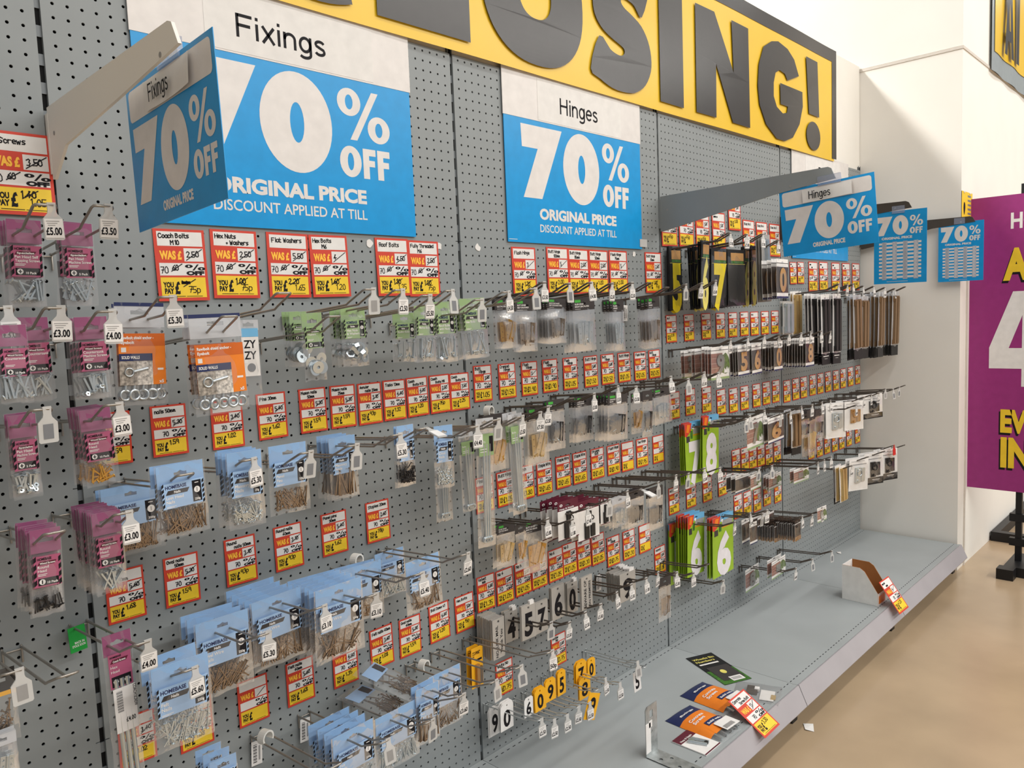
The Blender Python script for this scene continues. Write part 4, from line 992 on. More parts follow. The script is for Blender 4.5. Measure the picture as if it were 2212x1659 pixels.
COLLARS = [
 (0.762, -0.05, 0.534, 'white collar on a hook right of the crumpled packs'),
 (0.31, -0.05, 0.536, 'white collar on the long empty hook at the bottom'),
 (0.486, -0.05, 0.498, 'white collar behind the lowest felt nail packs'),
 (1.038, -0.05, 1.172, 'white collar above the long clear bolt packs'),
 (0.573, -0.05, 0.866, 'white collar half hidden behind middle nail packs'),
]
BASELABELS = [
 (0.433, 0.513, 'white barcode label at a hook base behind the felt nails'),
 (0.31, 0.512, 'white barcode label at the base of the long empty hook'),
 (1.763, 1.456, 'white barcode label in the upper hinge row'),
 (1.569, 0.549, 'white barcode label left of the silver 9 plates'),
]
REMNANTS = [
 (0.698, 1.629, 'torn paper remnant left of the Roof Bolts tag'),
 (0.926, 1.629, 'torn paper remnant right of the Fully Threaded tag'),
 (1.069, 1.631, 'torn paper remnant just right of the upright'),
 (1.833, 1.635, 'small paper remnant left of the last hinge tag'),
]
LOOSE = [
 (1.265, -0.216, 0.317),
 (1.499, -0.2, 0.291),
]
CRUMPLED = [
 (0.605, -0.11, 0.571, 0.35, 0.5, 'crumpled clear nail pack lying across hooks, upper one'),
 (0.566, -0.1, 0.532, 0.15, 0.35, 'crumpled dark nail pack lying across hooks, lower one'),
]
FLAG = (-0.037, 0.891)

# ------------------------------------------------------------------ price tags
ROWT = {'A': 'top row of large tags', 'B': 'raised tags above the yellow digits', 'C': 'tag row above the upper nail packs', 'D': 'tag row below the upper hinges',
 'E': 'tag row above the middle nail packs', 'F': 'staple and bolt tag row', 'G': 'lowest tag row of the nail bay', 'H': 'tag rows around the number plates', 'I': 'tag row below the yellow digits',
 'J': 'tag row above the lime digits', 'K': 'tag row at the wall end', 'L': 'tag row right of the lime 8', 'M': 'tag row behind the brass packs', 'N': 'tag row below the lime 7 and 8',
 'O': 'tag row beside the stacked lime digits', 'P': 'small tag pair under the Hinges hanging sign', 'Q': 'large tags above the long handle packs'}
def price_tag(x, z, s, title, was, pct, pay, big, row, idx, tot):
    w, h = (.105, .145) if s == 6 else (.072, .103)
    b = MB(); k = w/.105; t0 = .0006
    b.box(0, w, -t0, 0, -h, 0, 'red')
    def bx(u0, u1, v0, v1, mn): b.rect(u0*w, u1*w, -v1*h, -v0*h, t0+.0002, mn)
    bx(.065, .945, .035, .235, 'paper'); bx(.56, .945, .262, .448, 'paper'); bx(.065, .945, .472, .645, 'paper'); bx(.065, .945, .672, .955, 'tag_yellow')
    d = t0+.0005
    b.text('WAS \u00a3', .085*w, -.415*h, .105*h, 'tag_orange', d, w=.43*w, bold=.06)
    for cx, cz in ((.635, -.515), (.885, -.55)): b.holed([ell(cx*w, cz*h, .078*w, .024*h, 16), ell(cx*w, cz*h, .02*w, .0125*h, 10)], d, 'ink')
    b.flat([(.80*w, -.488*h), (.838*w, -.488*h), (.735*w, -.575*h), (.697*w, -.575*h)], d, 'ink')
    b.text('OFF', .575*w, -.637*h, .05*h, 'ink', d, w=.36*w, bold=.07)
    b.text('YOU', .105*w, -.808*h, .068*h, 'ink', d, w=.2*w, bold=.05); b.text('PAY', .125*w, -.895*h, .068*h, 'ink', d, w=.18*w, bold=.05)
    b.text('\u00a3', .325*w, -.895*h, .155*h, 'ink', d, w=.105*w, bold=.05)
    b.rect(.17*w, .52*w, -.94*h, -.932*h, d, 'ink'); b.rect(.54*w, .86*w, -.94*h, -.933*h, d, 'ink')
    lw = (.0021 if big else .0018)*(k if s == 6 else .85)
    L = [q for q in title.split('|')] if title else []
    for i, q in enumerate(L):
        hh = .058*h if not big else .075*h
        if len(L) == 1: b.hand(q, .12*w, -.15*h, hh*1.1, 'ink', d+.0002, lw, .8*w, 'l', .02)
        else: b.hand(q.strip(), (.10 if i == 0 else .32)*w, (-.125 if i == 0 else -.215)*h, hh, 'ink', d+.0002, lw, (.8 if i == 0 else .6)*w, 'l', .02)
    if was:
        b.hand(was, .615*w, -.39*h, .075*h, 'ink', d+.0002, lw, .3*w, 'l', .05); b.ribbon([(.60*w, -.43*h), (.92*w, -.275*h)], lw*.9, 'ink', d+.0004)
    elif idx >= 0: b.ribbon([(.62*w, -.43*h), (.90*w, -.28*h)], lw*.8, 'ink', d+.0004)
    if pct == '60':
        b.hand('70', .085*w, -.61*h, .085*h, 'ink', d+.0002, lw*.85, .21*w); b.hand('60', .31*w, -.57*h, .07*h, 'ink', d+.0002, lw, .20*w); b.ribbon([(.29*w, -.585*h), (.50*w, -.485*h)], lw, 'ink', d+.0004)
    elif pct: b.hand(pct, (.15 if big else .31)*w, -.61*h, (.12 if big else .085)*h, 'ink', d+.0002, lw, (.3 if big else .2)*w)
    if pay:
        q = pay.split('>')
        if len(q) == 2:
            b.hand(q[0], .47*w, -.785*h, .075*h, 'ink', d+.0002, lw*1.1, .36*w); b.ribbon([(.5*w, -.80*h), (.74*w, -.70*h)], lw, 'ink', d+.0004)
            b.hand(q[1], .60*w, -.885*h, .085*h, 'ink', d+.0002, lw*.85, .34*w)
        elif big: b.hand(pay, .43*w, -.885*h, .13*h, 'ink', d+.0002, lw, .5*w)
        else: b.hand(pay, .47*w, -.79*h, .085*h, 'ink', d+.0002, lw, .4*w, 'l', .08)
    o = b.build('price_tag', loc=(x, -.0012, z), rot=(random.uniform(-.035, -.01), random.uniform(-.012, .012), 0))
    o['label'] = f'red bordered price tag, {ordn(idx)} of {tot} along the {ROWT[row]}'
    t = title.replace('|', ' ').replace('  ', ' ')
    if title and '~' not in title and row in 'ACDEGH' and title not in ('Nails|40mm', 'Nails|30mm', 'Lost nails'): o['label'] = f'price tag headed {t}, {ordn(idx)} in the {ROWT[row]}'
    o['category'] = 'price tag'; o['group'] = 'red and yellow price tags on the pegboard'
    return o
cnt = {}
for t in TAGS: cnt.setdefault(t[0], []).append(t)
for row, L in cnt.items():
    for i, t in enumerate(sorted(L, key=lambda q: q[1])): price_tag(t[1], t[2], t[3], t[4], t[5], t[6], t[7], t[8], row, i, len(L))
# ------------------------------------------------------------------ peg hooks
ROWH = {'a': 'top purple pack row', 'b': 'second purple pack row', 'c': 'third purple pack row', 'd': 'fourth purple pack row', 'e': 'lowest far left row', 'f': 'green pack row',
 'g': 'upper nail pack row', 'h': 'middle nail pack row', 'i': 'lowest nail pack row', 'j': 'upper hinge row', 'k': 'second hinge row', 'l': 'hasp row', 'm': 'silver number plate row', 'n': 'small number card row',
 'o': 'yellow digit row', 'p': 'door numeral row', 'q': 'row right of lime 7', 'r': 'lime 5 and 6 row', 's': 'mini pack row', 't': 'lowest dark hook row', 'u': 'brown stack row', 'v': 'long handle row',
 'w': 'upper wall end row', 'x': 'lower wall end row', 'y': 'lime 7 row'}
_TK = {}
def ticket_parts(root, tip, tk, rng):
    n = MB(); w, h = .0135, .050
    out = [(-.006, .004), (.006, .004), (.0055, -.008), (.0065, -.012), (w, -.020), (w, -h+.002), (w-.002, -h), (-w+.002, -h), (-w, -h+.002), (-w, -.020), (-.0065, -.012), (-.0055, -.008)]
    n.flat(out, .0012, 'frosted' if tk != 'red' else 'ticket_red', -.0012)
    if tk == '': n.rect(-.007, .007, -.044, -.022, .0016, 'window_grey' if rng.random() < .5 else 'fine_grey')
    ho = part(n, 'ticket_holder', root); ho.location = tip
    ho.rotation_euler = (rng.uniform(-.1, .12) if tk != 'flip' else -1.25, rng.uniform(-.06, .06), rng.uniform(-.2, .15))
    if tk and tk not in ('flip', 'red'):
        p = MB(); p.rect(-.0122, .0125, -.047, -.0195, .0018, 'white_card')
        for q in range(3): p.rect(-.010+.001*q, .008-.003*q, -.0235-.003*q, -.0225-.003*q, .002, 'fine_grey')
        p.text(tk, -.0113, -.0425, .0102, 'ink', .0021, w=.0215, bold=.03); lo = part(p, 'price_label', ho)
    elif tk == 'flip':
        p = MB(); p.rect(-.0122, .0125, -.047, -.0195, .0018, 'white_card'); part(p, 'price_label', ho)
hookpos = {}
byrow = {}
for hk in HOOKS: byrow.setdefault(hk[0], []).append(hk)
FIN = {'c': ('wire', .0150, .0022, 'grey'), 'd': ('dark_wire', .0115, .0026, 'dark'), 'z': ('zinc_wire', .009, .0018, 'bright zinc')}
for row, L in byrow.items():
    L.sort(key=lambda q: q[1])
    for i, (r_, x, zt, ln, fin, tk) in enumerate(L):
        mn, hw, r, fname = FIN[fin]; rise = .048*ln/.32 if fin != 'z' else .022
        z0 = zt-rise; root = empty('peg_hook', (x, 0, z0)); rng = random.Random(int(x*1000)+int(zt*977))
        yk = -ln*.80; zk = rise*.42; b = MB(); cr = .006
        pth = [(-hw, -.003, 0), (-hw, yk+.012, zk-.001), (-hw, yk, zk), (-hw, yk-.012, zk+.006), (-hw, -ln+cr, rise-.002), (-hw+cr*.3, -ln+cr*.3, rise), (-hw+cr, -ln, rise)]
        path = pth + [(-p[0], p[1], p[2]) for p in reversed(pth)]
        b.tube(path, r, mn, 6); part(b, 'wire_loop', root)
        b = MB()
        for sx in (-1, 1):
            b.tube([(sx*hw, .012, .004), (sx*hw, -.002, .002), (sx*hw, -.004, -.004), (sx*hw, -.004, -.028)], r*.9, mn, 5)
        b.tube([(-hw, -.005, -.003), (hw, -.005, -.003)], r*.8, mn, 5); part(b, 'base_clip', root)
        tx = hw*.45 if ln > .3 else rng.uniform(-.002, .004)
        if tk is not None: ticket_parts(root, (tx, -ln-.0005, rise), tk, rng)
        desc = 'no ticket' if tk is None else ('blank clear ticket' if tk == '' else ('tilted ticket' if tk == 'flip' else ('red ticket' if tk == 'red' else f'ticket {tk}')))
        tag(root, f'{fname} wire peg hook, {ordn(i)} along the {ROWH[row]}, {desc}', 'peg hook', 'wire peg hooks on the pegboard')
        hookpos[(row, i)] = (x, zt, ln)
# ------------------------------------------------------------------ packs: contents
def nails(b, n, ln, r, w, z0, z1, mn, rng, dep=.007, head=2.0, spread=1.0):
    for _ in range(n):
        a = rng.gauss(0, .7)*spread+rng.choice((0, 0, pi)); L = ln*rng.uniform(.9, 1.05)
        dx, dz = sin(a)*L/2, cos(a)*L/2
        cx = rng.uniform(-1, 1)*max(.002, w/2-abs(dx)); lo, hi = z0+abs(dz), z1-abs(dz)
        cz = z0+abs(dz)+abs(rng.gauss(0, .35))*max(0, hi-lo); cz = min(cz, max(hi, lo)); y = -rng.uniform(.0, dep)
        p0 = (cx-dx, y-rng.uniform(-.001, .001), cz-dz); p1 = (cx+dx, y, cz+dz)
        b.tube([p0, p1], r, mn, 4, False, False)
        if head: b.disc(p1, Vector(p1)-Vector(p0), r*head, r*.8, mn, 6)
def contents(kind, w, z0, z1, rng):
    """loose hardware lying in the lower part of a bag between heights z0 (bottom) and z1"""
    b = MB(); h = z1-z0; nm = 'nails'
    if kind == 'brn': nails(b, 60, min(.05, w*.55), .0012, w, z0, z1, 'steel', rng); nm = 'nails'
    elif kind == 'stl': nails(b, 60, min(.042, w*.5), .0013, w, z0, z1, 'zinc', rng, head=2.4)
    elif kind == 'lng': nails(b, 28, h*.9, .0015, w, z0, z1, 'steel', rng, spread=.3)
    elif kind == 'blk': nails(b, 120, .014, .0011, w, z0, z1, 'dark_metal', rng, spread=2); nm = 'tacks'
    elif kind == 'scr': nails(b, 10, .032, .0017, w, z0, z1, 'zinc', rng, head=2.3, spread=.8); nm = 'screws'
    elif kind == 'brass': nails(b, 12, .024, .0016, w, z0, z1, 'brass', rng, head=2.2, spread=1.2); nm = 'screws'
    elif kind == 'dark': nails(b, 14, .020, .0013, w, z0, z1, 'dark_metal', rng, head=2.2, spread=1.5); nm = 'screws'
    elif kind == 'bolt':
        nails(b, 10, h*.85, .002, w, z0, z1, 'zinc', rng, head=2.4, spread=.3); nm = 'bolts'
        for _ in range(5): b.disc((rng.uniform(-w/2, w/2)*.8, -.006, z0+rng.uniform(0, .012)), (rng.uniform(-.6, .6), 1, rng.uniform(-.6, .6)), .004, .003, 'zinc', 6, .0016)
    elif kind == 'lbolt':
        nails(b, 7, h*.95, .002, w, z0, z1, 'zinc', rng, head=2.4, spread=.35); nm = 'bolts'
        for _ in range(4): b.disc((rng.uniform(-w/2, w/2)*.8, -.007, z0+.006), (0, 1, .3), .005, .004, 'zinc', 4, .002)
    elif kind == 'wash':
        nm = 'washers'
        for k in range(7): b.disc((rng.uniform(-.35, .35)*w, -.002-.0016*k, z0+.013+rng.uniform(0, h*.4)), (rng.uniform(-.2, .2), 1, rng.uniform(-.2, .2)), .0125, .0014, 'zinc', 16, .0035)
    elif kind == 'nut':
        nm = 'nuts_and_washers'
        for k in range(7): b.disc((rng.uniform(-.36, .36)*w, -.003-.001*k, z0+.01+rng.uniform(0, h*.7)), (rng.uniform(-1, 1), rng.uniform(.3, 1), rng.uniform(-1, 1)), .0105, .008, 'zinc', 6, .006)
        for k in range(5): b.disc((rng.uniform(-.36, .36)*w, -.003-.001*k, z0+.01+rng.uniform(0, h*.5)), (rng.uniform(-.5, .5), 1, rng.uniform(-.5, .5)), .0125, .0015, 'zinc', 14, .007)
    elif kind == 'eye':
        nm = 'eyebolts'
        for k in range(5):
            x = (-.4+.2*k)*w; b.torus((x, -.003-.002*(k % 2), z0+.013), (rng.uniform(-.4, .4), 1, rng.uniform(-.1, .1)), .0085, .0026, 'zinc', 14, 6)
            b.tube([(x, -.003, z0+.022), (x+.002, -.003, z0+.036)], .003, 'zinc', 6)
    return b, nm
def slot_card(b, w, z0, z1, mn, d=0.0, sl=.022, sh=.006):
    """header card with a hanging slot cut through it"""
    zs = z1-.017 if z1-z0 > .03 else (z0+z1)/2
    o = [(-w/2, z0), (w/2, z0), (w/2, z1), (-w/2, z1)]
    s_ = [(-sl/2, zs-sh/2), (sl/2, zs-sh/2), (sl/2, zs+sh/2), (sh*.9, zs+sh/2), (0, zs+sh), (-sh*.9, zs+sh/2), (-sl/2, zs+sh/2)]
    b.holed([o, s_], d+.0004, mn, d-.0004)
def pouch(b, w, h, t, rng, zt=0.0, mn='clear_film'):
    nx, nz = 6, 10
    for sg in (1, -1):
        V = []; F = []
        for j in range(nz+1):
            q = j/nz; z = zt-h*q
            for i in range(nx+1):
                u = i/nx; e = (sin(pi*u)**.6)*(sin(pi*min(1, max(0, (q-.12)/.88)))**.7)
                d = t*e+rng.uniform(-.0009, .0009)*(0 if i in (0, nx) else 1)
                V.append(((u-.5)*w*(1+.02*q)+rng.uniform(-.0006, .0006), -sg*d*(1 if sg > 0 else .5)-.0002*sg, z+(rng.uniform(-.002, .002) if j == nz else 0)))
        for j in range(nz):
            for i in range(nx): a = j*(nx+1)+i; F.append((a, a+1, a+nx+2, a+nx+1))
        b.add(V, F, mn, True)
def lozenge(b, u0, u1, v0, v1, d, mn):
    s = (v1-v0)*.6; b.flat([(u0+s, v1), (u1, v1), (u1-s, v0), (u0, v0)], d, mn)
def bag(root, w, h, rng, head, hf, ins, i0, i1, style, lines, kind, hmn=None):
    t = .008 if w > .06 else .006
    b = MB(); slot_card(b, w*.98, -hf*h, 0, head); part(b, 'header_card', root)
    b, nm = contents(kind, w*.86, -h*.93, -h*(i1+.02) if kind != 'lng' else -h*(i1-.1), rng); part(b, nm, root)
    b = MB(); D = t*.55+.001; a0, a1 = -i1*h, -i0*h; W2 = w*.44
    b.box(-W2, W2, -D-.0004, -D, a0, a1, ins); D += .0007; hh = a1-a0
    n = 5 if style == 'side' else 4
    for sx in (-1, 1):
        for k in range(n):
            zc = a1-hh*(k+.5)/n; s = hh/n*.32
            b.flat([(sx*W2, zc-s-.0), (sx*W2, zc+s), (sx*(W2-.0035), zc+s-.003*sx), (sx*(W2-.0035), zc-s-.003*sx)], D, 'ink')
    brand = 'H   MEBASE'
    if style == 'side':
        L = -W2+.006; top = a1-hh*.06
        b.text('HOMEBASE', L, a1-hh*.22, hh*.13, 'navy', D, w=w*.44, bold=.03)
        lozenge(b, L, L+w*.5, a1-hh*.45, a1-hh*.28, D, 'hinge_header'); b.text('Nails' if ins == 'label_blue' else 'Bolts', L+w*.24, a1-hh*.41, hh*.09, 'white_card', D+.0003, bold=.03, al='c')
        for k, q in enumerate(lines[0].split('|')): b.text(q, L, a1-hh*(.63+.17*k), hh*.12, 'white_card', D, w=-w*.5, bold=.02)
        b.rect(L, L+w*.2, a0+hh*.07, a0+hh*.09, D, 'white_card'); b.rect(L, L+w*.16, a0+hh*.03, a0+hh*.05, D, 'white_card')
        x1 = W2-.005; x0 = x1-w*.19; b.rect(x0, x1, a0+hh*.08, a1-hh*.06, D, 'ink'); cx = (x0+x1)/2
        b.disc((cx, -D-.0003, (a0+a1)/2+hh*.06), (0, 1, 0), w*.065, .0002, 'white_card', 16); b.rect(cx-.0008, cx+.0008, (a0+a1)/2-hh*.02, (a0+a1)/2+hh*.15, D+.0007, 'fine_grey')
        b.text('250g' if ins == 'label_blue' else 'Pack', cx, a0+hh*.14, hh*.085, 'white_card', D+.0003, w=w*.12, bold=.03, al='c'); b.rect(cx-w*.04, cx+w*.04, a1-hh*.17, a1-hh*.14, D+.0003, 'white_card')
    else:
        L = -W2+.005
        b.text('HOMEBASE', L, a1-hh*.14, hh*.08, 'ink', D, w=w*.46, bold=.03)
        lozenge(b, L, L+w*.62, a1-hh*.29, a1-hh*.18, D, 'maroon' if ins == 'pink_card' else 'ink')
        b.text('Wood Screws' if 'Count' in lines[0] or 'Round' in lines[0] else 'Specialist', L+.003, a1-hh*.265, hh*.055, 'white_card', D+.0003, w=w*.5, bold=.03)
        q = lines[0].split('|'); 
        for k, s in enumerate(q[:2]): b.text(s, L, a1-hh*(.40+.12*k), hh*.085, 'white_card', D, w=-w*.72, bold=.015)
        b.rect(L, L+w*.3, a1-hh*.60, a1-hh*.58, D, 'white_card'); b.rect(L, L+w*.26, a1-hh*.645, a1-hh*.625, D, 'white_card')
        b.rect(L, W2-.004, a0+hh*.05, a0+hh*.28, D, 'ink'); cx, cz = L+w*.13, a0+hh*.165
        b.disc((cx, -D-.0003, cz), (0, 1, 0), hh*.09, .0002, 'white_card', 16); b.rect(cx-.0007, cx+.0007, cz-hh*.06, cz+hh*.06, D+.0007, 'ink')
        if kind != 'dark': b.rect(cx-hh*.05, cx+hh*.05, cz-.0006, cz+.0006, D+.0007, 'ink')
        b.text(q[2] if len(q) > 2 else 'Pack', cx+w*.16, a0+hh*.09, hh*.07, 'white_card', D+.0003, w=-w*.42, bold=.03)
    part(b, 'insert_card', root)
    b = MB(); pouch(b, w*1.04, h, t, rng, .0005); part(b, 'pouch', root)
def hinge_item(b, w, h, z, kind, rng):
    mn = {'brass': 'brass', 'brassw': 'pale_brass', 'steel': 'steel', 'brown': 'brown_steel', 'zinc': 'zinc', 'black': 'dark_metal'}[kind]
    lw, lh = min(.030, w*.36), min(.066, h*.55)
    for q, (ox, oz, a) in enumerate(((-w*.14, 0, .05), (w*.15, .003, -.35 if kind in ('brass', 'brassw') else -.12))):
        ca, sa = cos(a), sin(a)
        def T(x, zz): return (ox+x*ca-zz*sa, z+oz+x*sa+zz*ca)
        for sx in (-1, 1):
            x0, x1 = (sx*.002, sx*lw*.62)
            b.holed([[T(x0, -lh/2), T(x1, -lh/2), T(x1, lh/2), T(x0, lh/2)]] + [[T((x0+x1)/2+.0018*cos(k*pi/4), zz+.0018*sin(k*pi/4)) for k in range(8)] for zz in (-lh*.3, 0, lh*.3)], .003+.002*q, mn, .0018+.002*q)
        p0, p1 = T(0, -lh/2), T(0, lh/2); b.tube([(p0[0], -.0035-.002*q, p0[1]), (p1[0], -.0035-.002*q, p1[1])], .0022, mn, 6)
    nails(b, 5, .014, .0011, w*.7, z-h*.32, z-h*.1, mn if kind != 'black' else 'zinc', rng, spread=1.4)
def digit(b, ch, cx, cz, hgt, wd, mn, d, bold=.035):
    b.text(ch, cx, cz-hgt/2, hgt, mn, d, w=wd, bold=bold, al='c')
# ------------------------------------------------------------------ packs: one builder per kind
def build_pack(ty, w, h, ex, rng):
    name = {'pink': 'screw_pack', 'blue': 'nail_pack', 'green': 'bolt_pack', 'orange': 'eyebolt_pack', 'zy': 'sandpaper_pack', 'clutch': 'screw_pack', 'tower': 'long_bolt_pack', 'hinge': 'hinge_pack', 'hasp': 'hasp_pack',
            'plate': 'number_plate', 'card': 'number_card', 'ybox': 'key_pack', 'wy': 'digit_sticker_pack', 'wg': 'digit_sticker_pack', 'nb': 'door_numeral_pack', 'long': 'long_handle_pack', 'white': 'fitting_pack', 'mini': 'mini_numeral_pack', 'bk': 'hanging_pack'}[ty]
    if ty == 'zy': name = 'clear_hanging_pack'
    root = empty(name, (0, 0, 0))
    if ty == 'pink':
        bag(root, w, h, rng, 'purple_card', .27, 'pink_card', .30, .655, 'bottom', (ex[0],), ex[1])
        return root, {'scr': 'purple pack of silver screws', 'bolt': 'purple pack of small bolts', 'brass': 'purple pack of brass screws', 'dark': 'purple pack of dark screws'}[ex[1]], 'screw pack'
    if ty == 'blue':
        bag(root, w, h, rng, 'nail_blue', .30, 'label_blue', .24, .58, 'side', (ex[0],), ex[1])
        return root, {'brn': 'blue pack of brownish nails', 'stl': 'blue pack of shiny nails', 'lng': 'blue pack of long nails', 'blk': 'blue pack of black tacks'}[ex[1]], 'nail pack'
    if ty == 'green':
        bag(root, w, h, rng, 'bolt_green', .24, 'label_green', .2, .52, 'side' if w > .055 else 'bottom', (ex[0],), ex[1])
        return root, {'wash': 'green pack of washers', 'nut': 'green pack of nuts', 'bolt': 'green pack of bolts', 'lbolt': 'green pack of long bolts'}[ex[1]], 'bolt pack'
    if ty == 'orange':
        b = MB(); slot_card(b, w, -.24*h, 0, 'header_film', 0, .03, .007); b.box(-w/2, w/2, -.0008, -.0004, -.035*h, 0, 'navy'); part(b, 'header_strip', root)
        b, nm = contents('eye', w*.9, -h*.97, -h*.75, rng); part(b, nm, root)
        b = MB(); W2 = w*.47; D = .006; b.box(-W2, W2, -D-.0004, -D, -.80*h, -.30*h, 'orange'); D += .0007
        b.rect(-W2, W2, -.42*h, -.30*h, D, 'orange_brown'); b.text('Rawlbolt shield anchor -', -W2+.004, -.355*h, .028*h, 'white_card', D+.0003, w=w*.66, bold=.03); b.text('Eyebolt', -W2+.004, -.40*h, .028*h, 'white_card', D+.0003, bold=.03)
        b.rect(-W2+.004, -W2+.012, -.48*h, -.435*h, D, 'paper')
        b.rect(-W2, w*.2, -.80*h, -.55*h, D, 'rock'); b.rect(-w*.12, w*.2, -.80*h, -.57*h, D+.0002, 'rock_pale'); b.rect(-W2, w*.2, -.565*h, -.495*h, D+.0004, 'navy')
        b.text('SOLID WALLS', -W2+.004, -.545*h, .028*h, 'white_card', D+.0007, w=w*.36, bold=.03)
        b.torus((-w*.28, -D-.001, -.675*h), (0, 1, 0), w*.085, w*.018, 'zinc', 16, 5); b.tube([(-w*.19, -D-.001, -.67*h), (w*.1, -D-.001, -.64*h)], w*.03, 'zinc', 6)
        b.text('x5', w*.42, -.785*h, .03*h, 'white_card', D+.0003, bold=.04, al='r'); b.rect(w*.3, w*.42, -.66*h, -.64*h, D, 'white_card'); part(b, 'insert_card', root)
        b = MB(); pouch(b, w*1.03, h, .0085, rng); part(b, 'pouch', root)
        return root, 'orange and blue pack of eyebolts', 'eyebolt pack'
    if ty == 'zy':
        b = MB(); slot_card(b, w, -.12*h, 0, 'header_film'); part(b, 'header_strip', root)
        b = MB(); b.box(-w*.42, w*.42, -.004, -.0035, -.66*h, -.1*h, 'paper'); b.rect(-w*.42, w*.42, -.2*h, -.1*h, .0043, 'sky_card')
        b.text('ZY', -w*.32, -.33*h, .09*h, 'ink', .0043, w=w*.6, bold=.02); b.text('ZY', -w*.32, -.46*h, .09*h, 'ink', .0043, w=w*.6, bold=.02); b.disc((0, -.0045, -.56*h), (0, 1, 0), w*.2, .0004, 'window_grey', 16); part(b, 'insert_card', root)
        b = MB(); pouch(b, w, h, .005, rng); part(b, 'pouch', root)
        return root, 'clear pack with a white lettered card', 'pack'
    if ty == 'clutch':
        b = MB(); slot_card(b, w, -.14*h, 0, 'purple_card'); part(b, 'header_card', root)
        b = MB(); D = .004; b.box(-w*.4, w*.4, -D-.0004, -D, -.36*h, -.13*h, 'pink_card'); D += .0008; b.text('HOMEBASE', -w*.34, -.155*h, .012*h, 'ink', D, w=w*.4, bold=.03); lozenge(b, -w*.34, w*.3, -.19*h, -.165*h, D, 'maroon'); b.text('Coach Screws', -w*.25, -.185*h, .013*h, 'white_card', D+.0003, w=w*.45, bold=.03)
        b.text('Hex', -w*.34, -.225*h, .018*h, 'white_card', D); b.text('Head', -w*.34, -.255*h, .018*h, 'white_card', D); b.rect(-w*.34, w*.34, -.35*h, -.28*h, D, 'ink'); b.disc((-w*.2, -D-.0002, -.315*h), (0, 1, 0), w*.1, .0003, 'white_card', 6); b.text('2 Pack', -.0, -.325*h, .015*h, 'white_card', D+.0003, bold=.03); part(b, 'insert_card', root)
        b = MB(); b.box(-w*.36, w*.42, -.0075, -.007, -.66*h, -.36*h, 'white_card')
        for k in range(24): b.rect(-w*.26, -w*.05, -.38*h-k*.006*h-(.003*h if k % 3 else .001*h), -.38*h-k*.006*h, .0078, 'ink')
        b.text('\u00a34.00', w*.0, -.60*h, .03*h, 'ink', .0078, w=w*.34, bold=.02); b.text('COACH SCREW', w*.34, -.365*h, .02*h, 'ink', .0078, w=.1*h*3*.5, bold=.01, ang=-pi/2); part(b, 'price_label', root)
        b = MB(); 
        for k in (-1, 0, 1): b.tube([(k*w*.2, -.003, -.30*h), (k*w*.2+.002, -.004, -.97*h)], .0042, 'zinc', 8)
        part(b, 'screws', root)
        b = MB(); pouch(b, w*1.05, h, .006, rng); part(b, 'pouch', root)
        return root, 'long purple screw pack with white price label', 'screw pack'
    if ty == 'tower':
        b = MB(); slot_card(b, w, -.07*h, 0, 'header_film', 0, .02, .006); part(b, 'header_strip', root)
        b = MB()
        if ex: b.box(-w*.42, w*.42, -.0055, -.005, -.29*h, -.12*h, 'bolt_green'); b.rect(w*.16, w*.38, -.26*h, -.14*h, .006, 'ink'); b.text('Bolts', -w*.36, -.19*h, .02*h, 'white_card', .006); b.rect(-w*.36, w*.05, -.24*h, -.235*h, .006, 'white_card'); b.rect(-w*.36, 0, -.26*h, -.255*h, .006, 'white_card'); part(b, 'insert_card', root); b = MB()
        for k in (-1, 0, 1):
            b.tube([(k*w*.17+.002, -.003, -.2*h), (k*w*.15-.002*k, -.004, -.93*h)], .0034, 'zinc', 8)
            b.disc((k*w*.15, -.005, -.94*h), (0, 1, .3), .008, .006, 'zinc', 12, .0035)
        part(b, 'bolts', root); b = MB(); pouch(b, w, h, .006, rng); part(b, 'pouch', root)
        return root, 'long clear pack of coach bolts', 'bolt pack'
    if ty == 'hinge':
        b = MB(); slot_card(b, w, -.23*h, 0, 'hinge_header' if ex[1] or ex[0] != 'zinc' else 'header_film', 0, .02, .005)
        if ex[1]:
            b.rect(-w*.4, -w*.14, -.085*h, -.035*h, .0008, 'logo_green'); q = ex[1].split('|')
            for k, s in enumerate(q): b.text(s, -w*.4, -(.13+.045*k)*h, .028*h, 'white_card', .0008, w=-w*.72, bold=.02)
            b.rect(-w*.4, -w*.15, -.21*h, -.205*h, .0008, 'white_card')
        part(b, 'header_card', root)
        b = MB(); hinge_item(b, w*.9, h*.7, -h*.66, ex[0], rng); part(b, 'hinge_plates', root)
        b = MB(); pouch(b, w, h*.80, .007, rng, -.2*h); part(b, 'pouch', root)
        return root, {'brass': 'black topped pack of brass hinges', 'brassw': 'black topped pack of pale brass hinges', 'steel': 'black topped pack of steel hinges', 'brown': 'black topped pack of brownish hinges', 'zinc': 'pack of bright zinc hinges', 'black': 'black topped pack of black hinges'}[ex[0]], 'hinge pack'
    if ty == 'hasp':
        b = MB(); slot_card(b, w, -.24*h, 0, 'maroon', 0, .02, .005); b.box(-w/2, w/2, -.0004, .0004, -h, -.24*h, 'white_card'); b.rect(-w*.5, w*.5, -h, -h*.975, .0007, 'maroon')
        b.rect(-w*.47, w*.47, -.95*h, -.27*h, .0006, 'paper')
        b.holed([ell(-w*.34, -.10*h, w*.07, h*.035, 14), ell(-w*.34, -.10*h, w*.035, h*.015, 10)], .0009, 'white_card'); b.text('Hasp & Staple', -w*.42, -.215*h, .035*h, 'white_card', .0009, w=w*.7, bold=.03); part(b, 'backing_card', root)
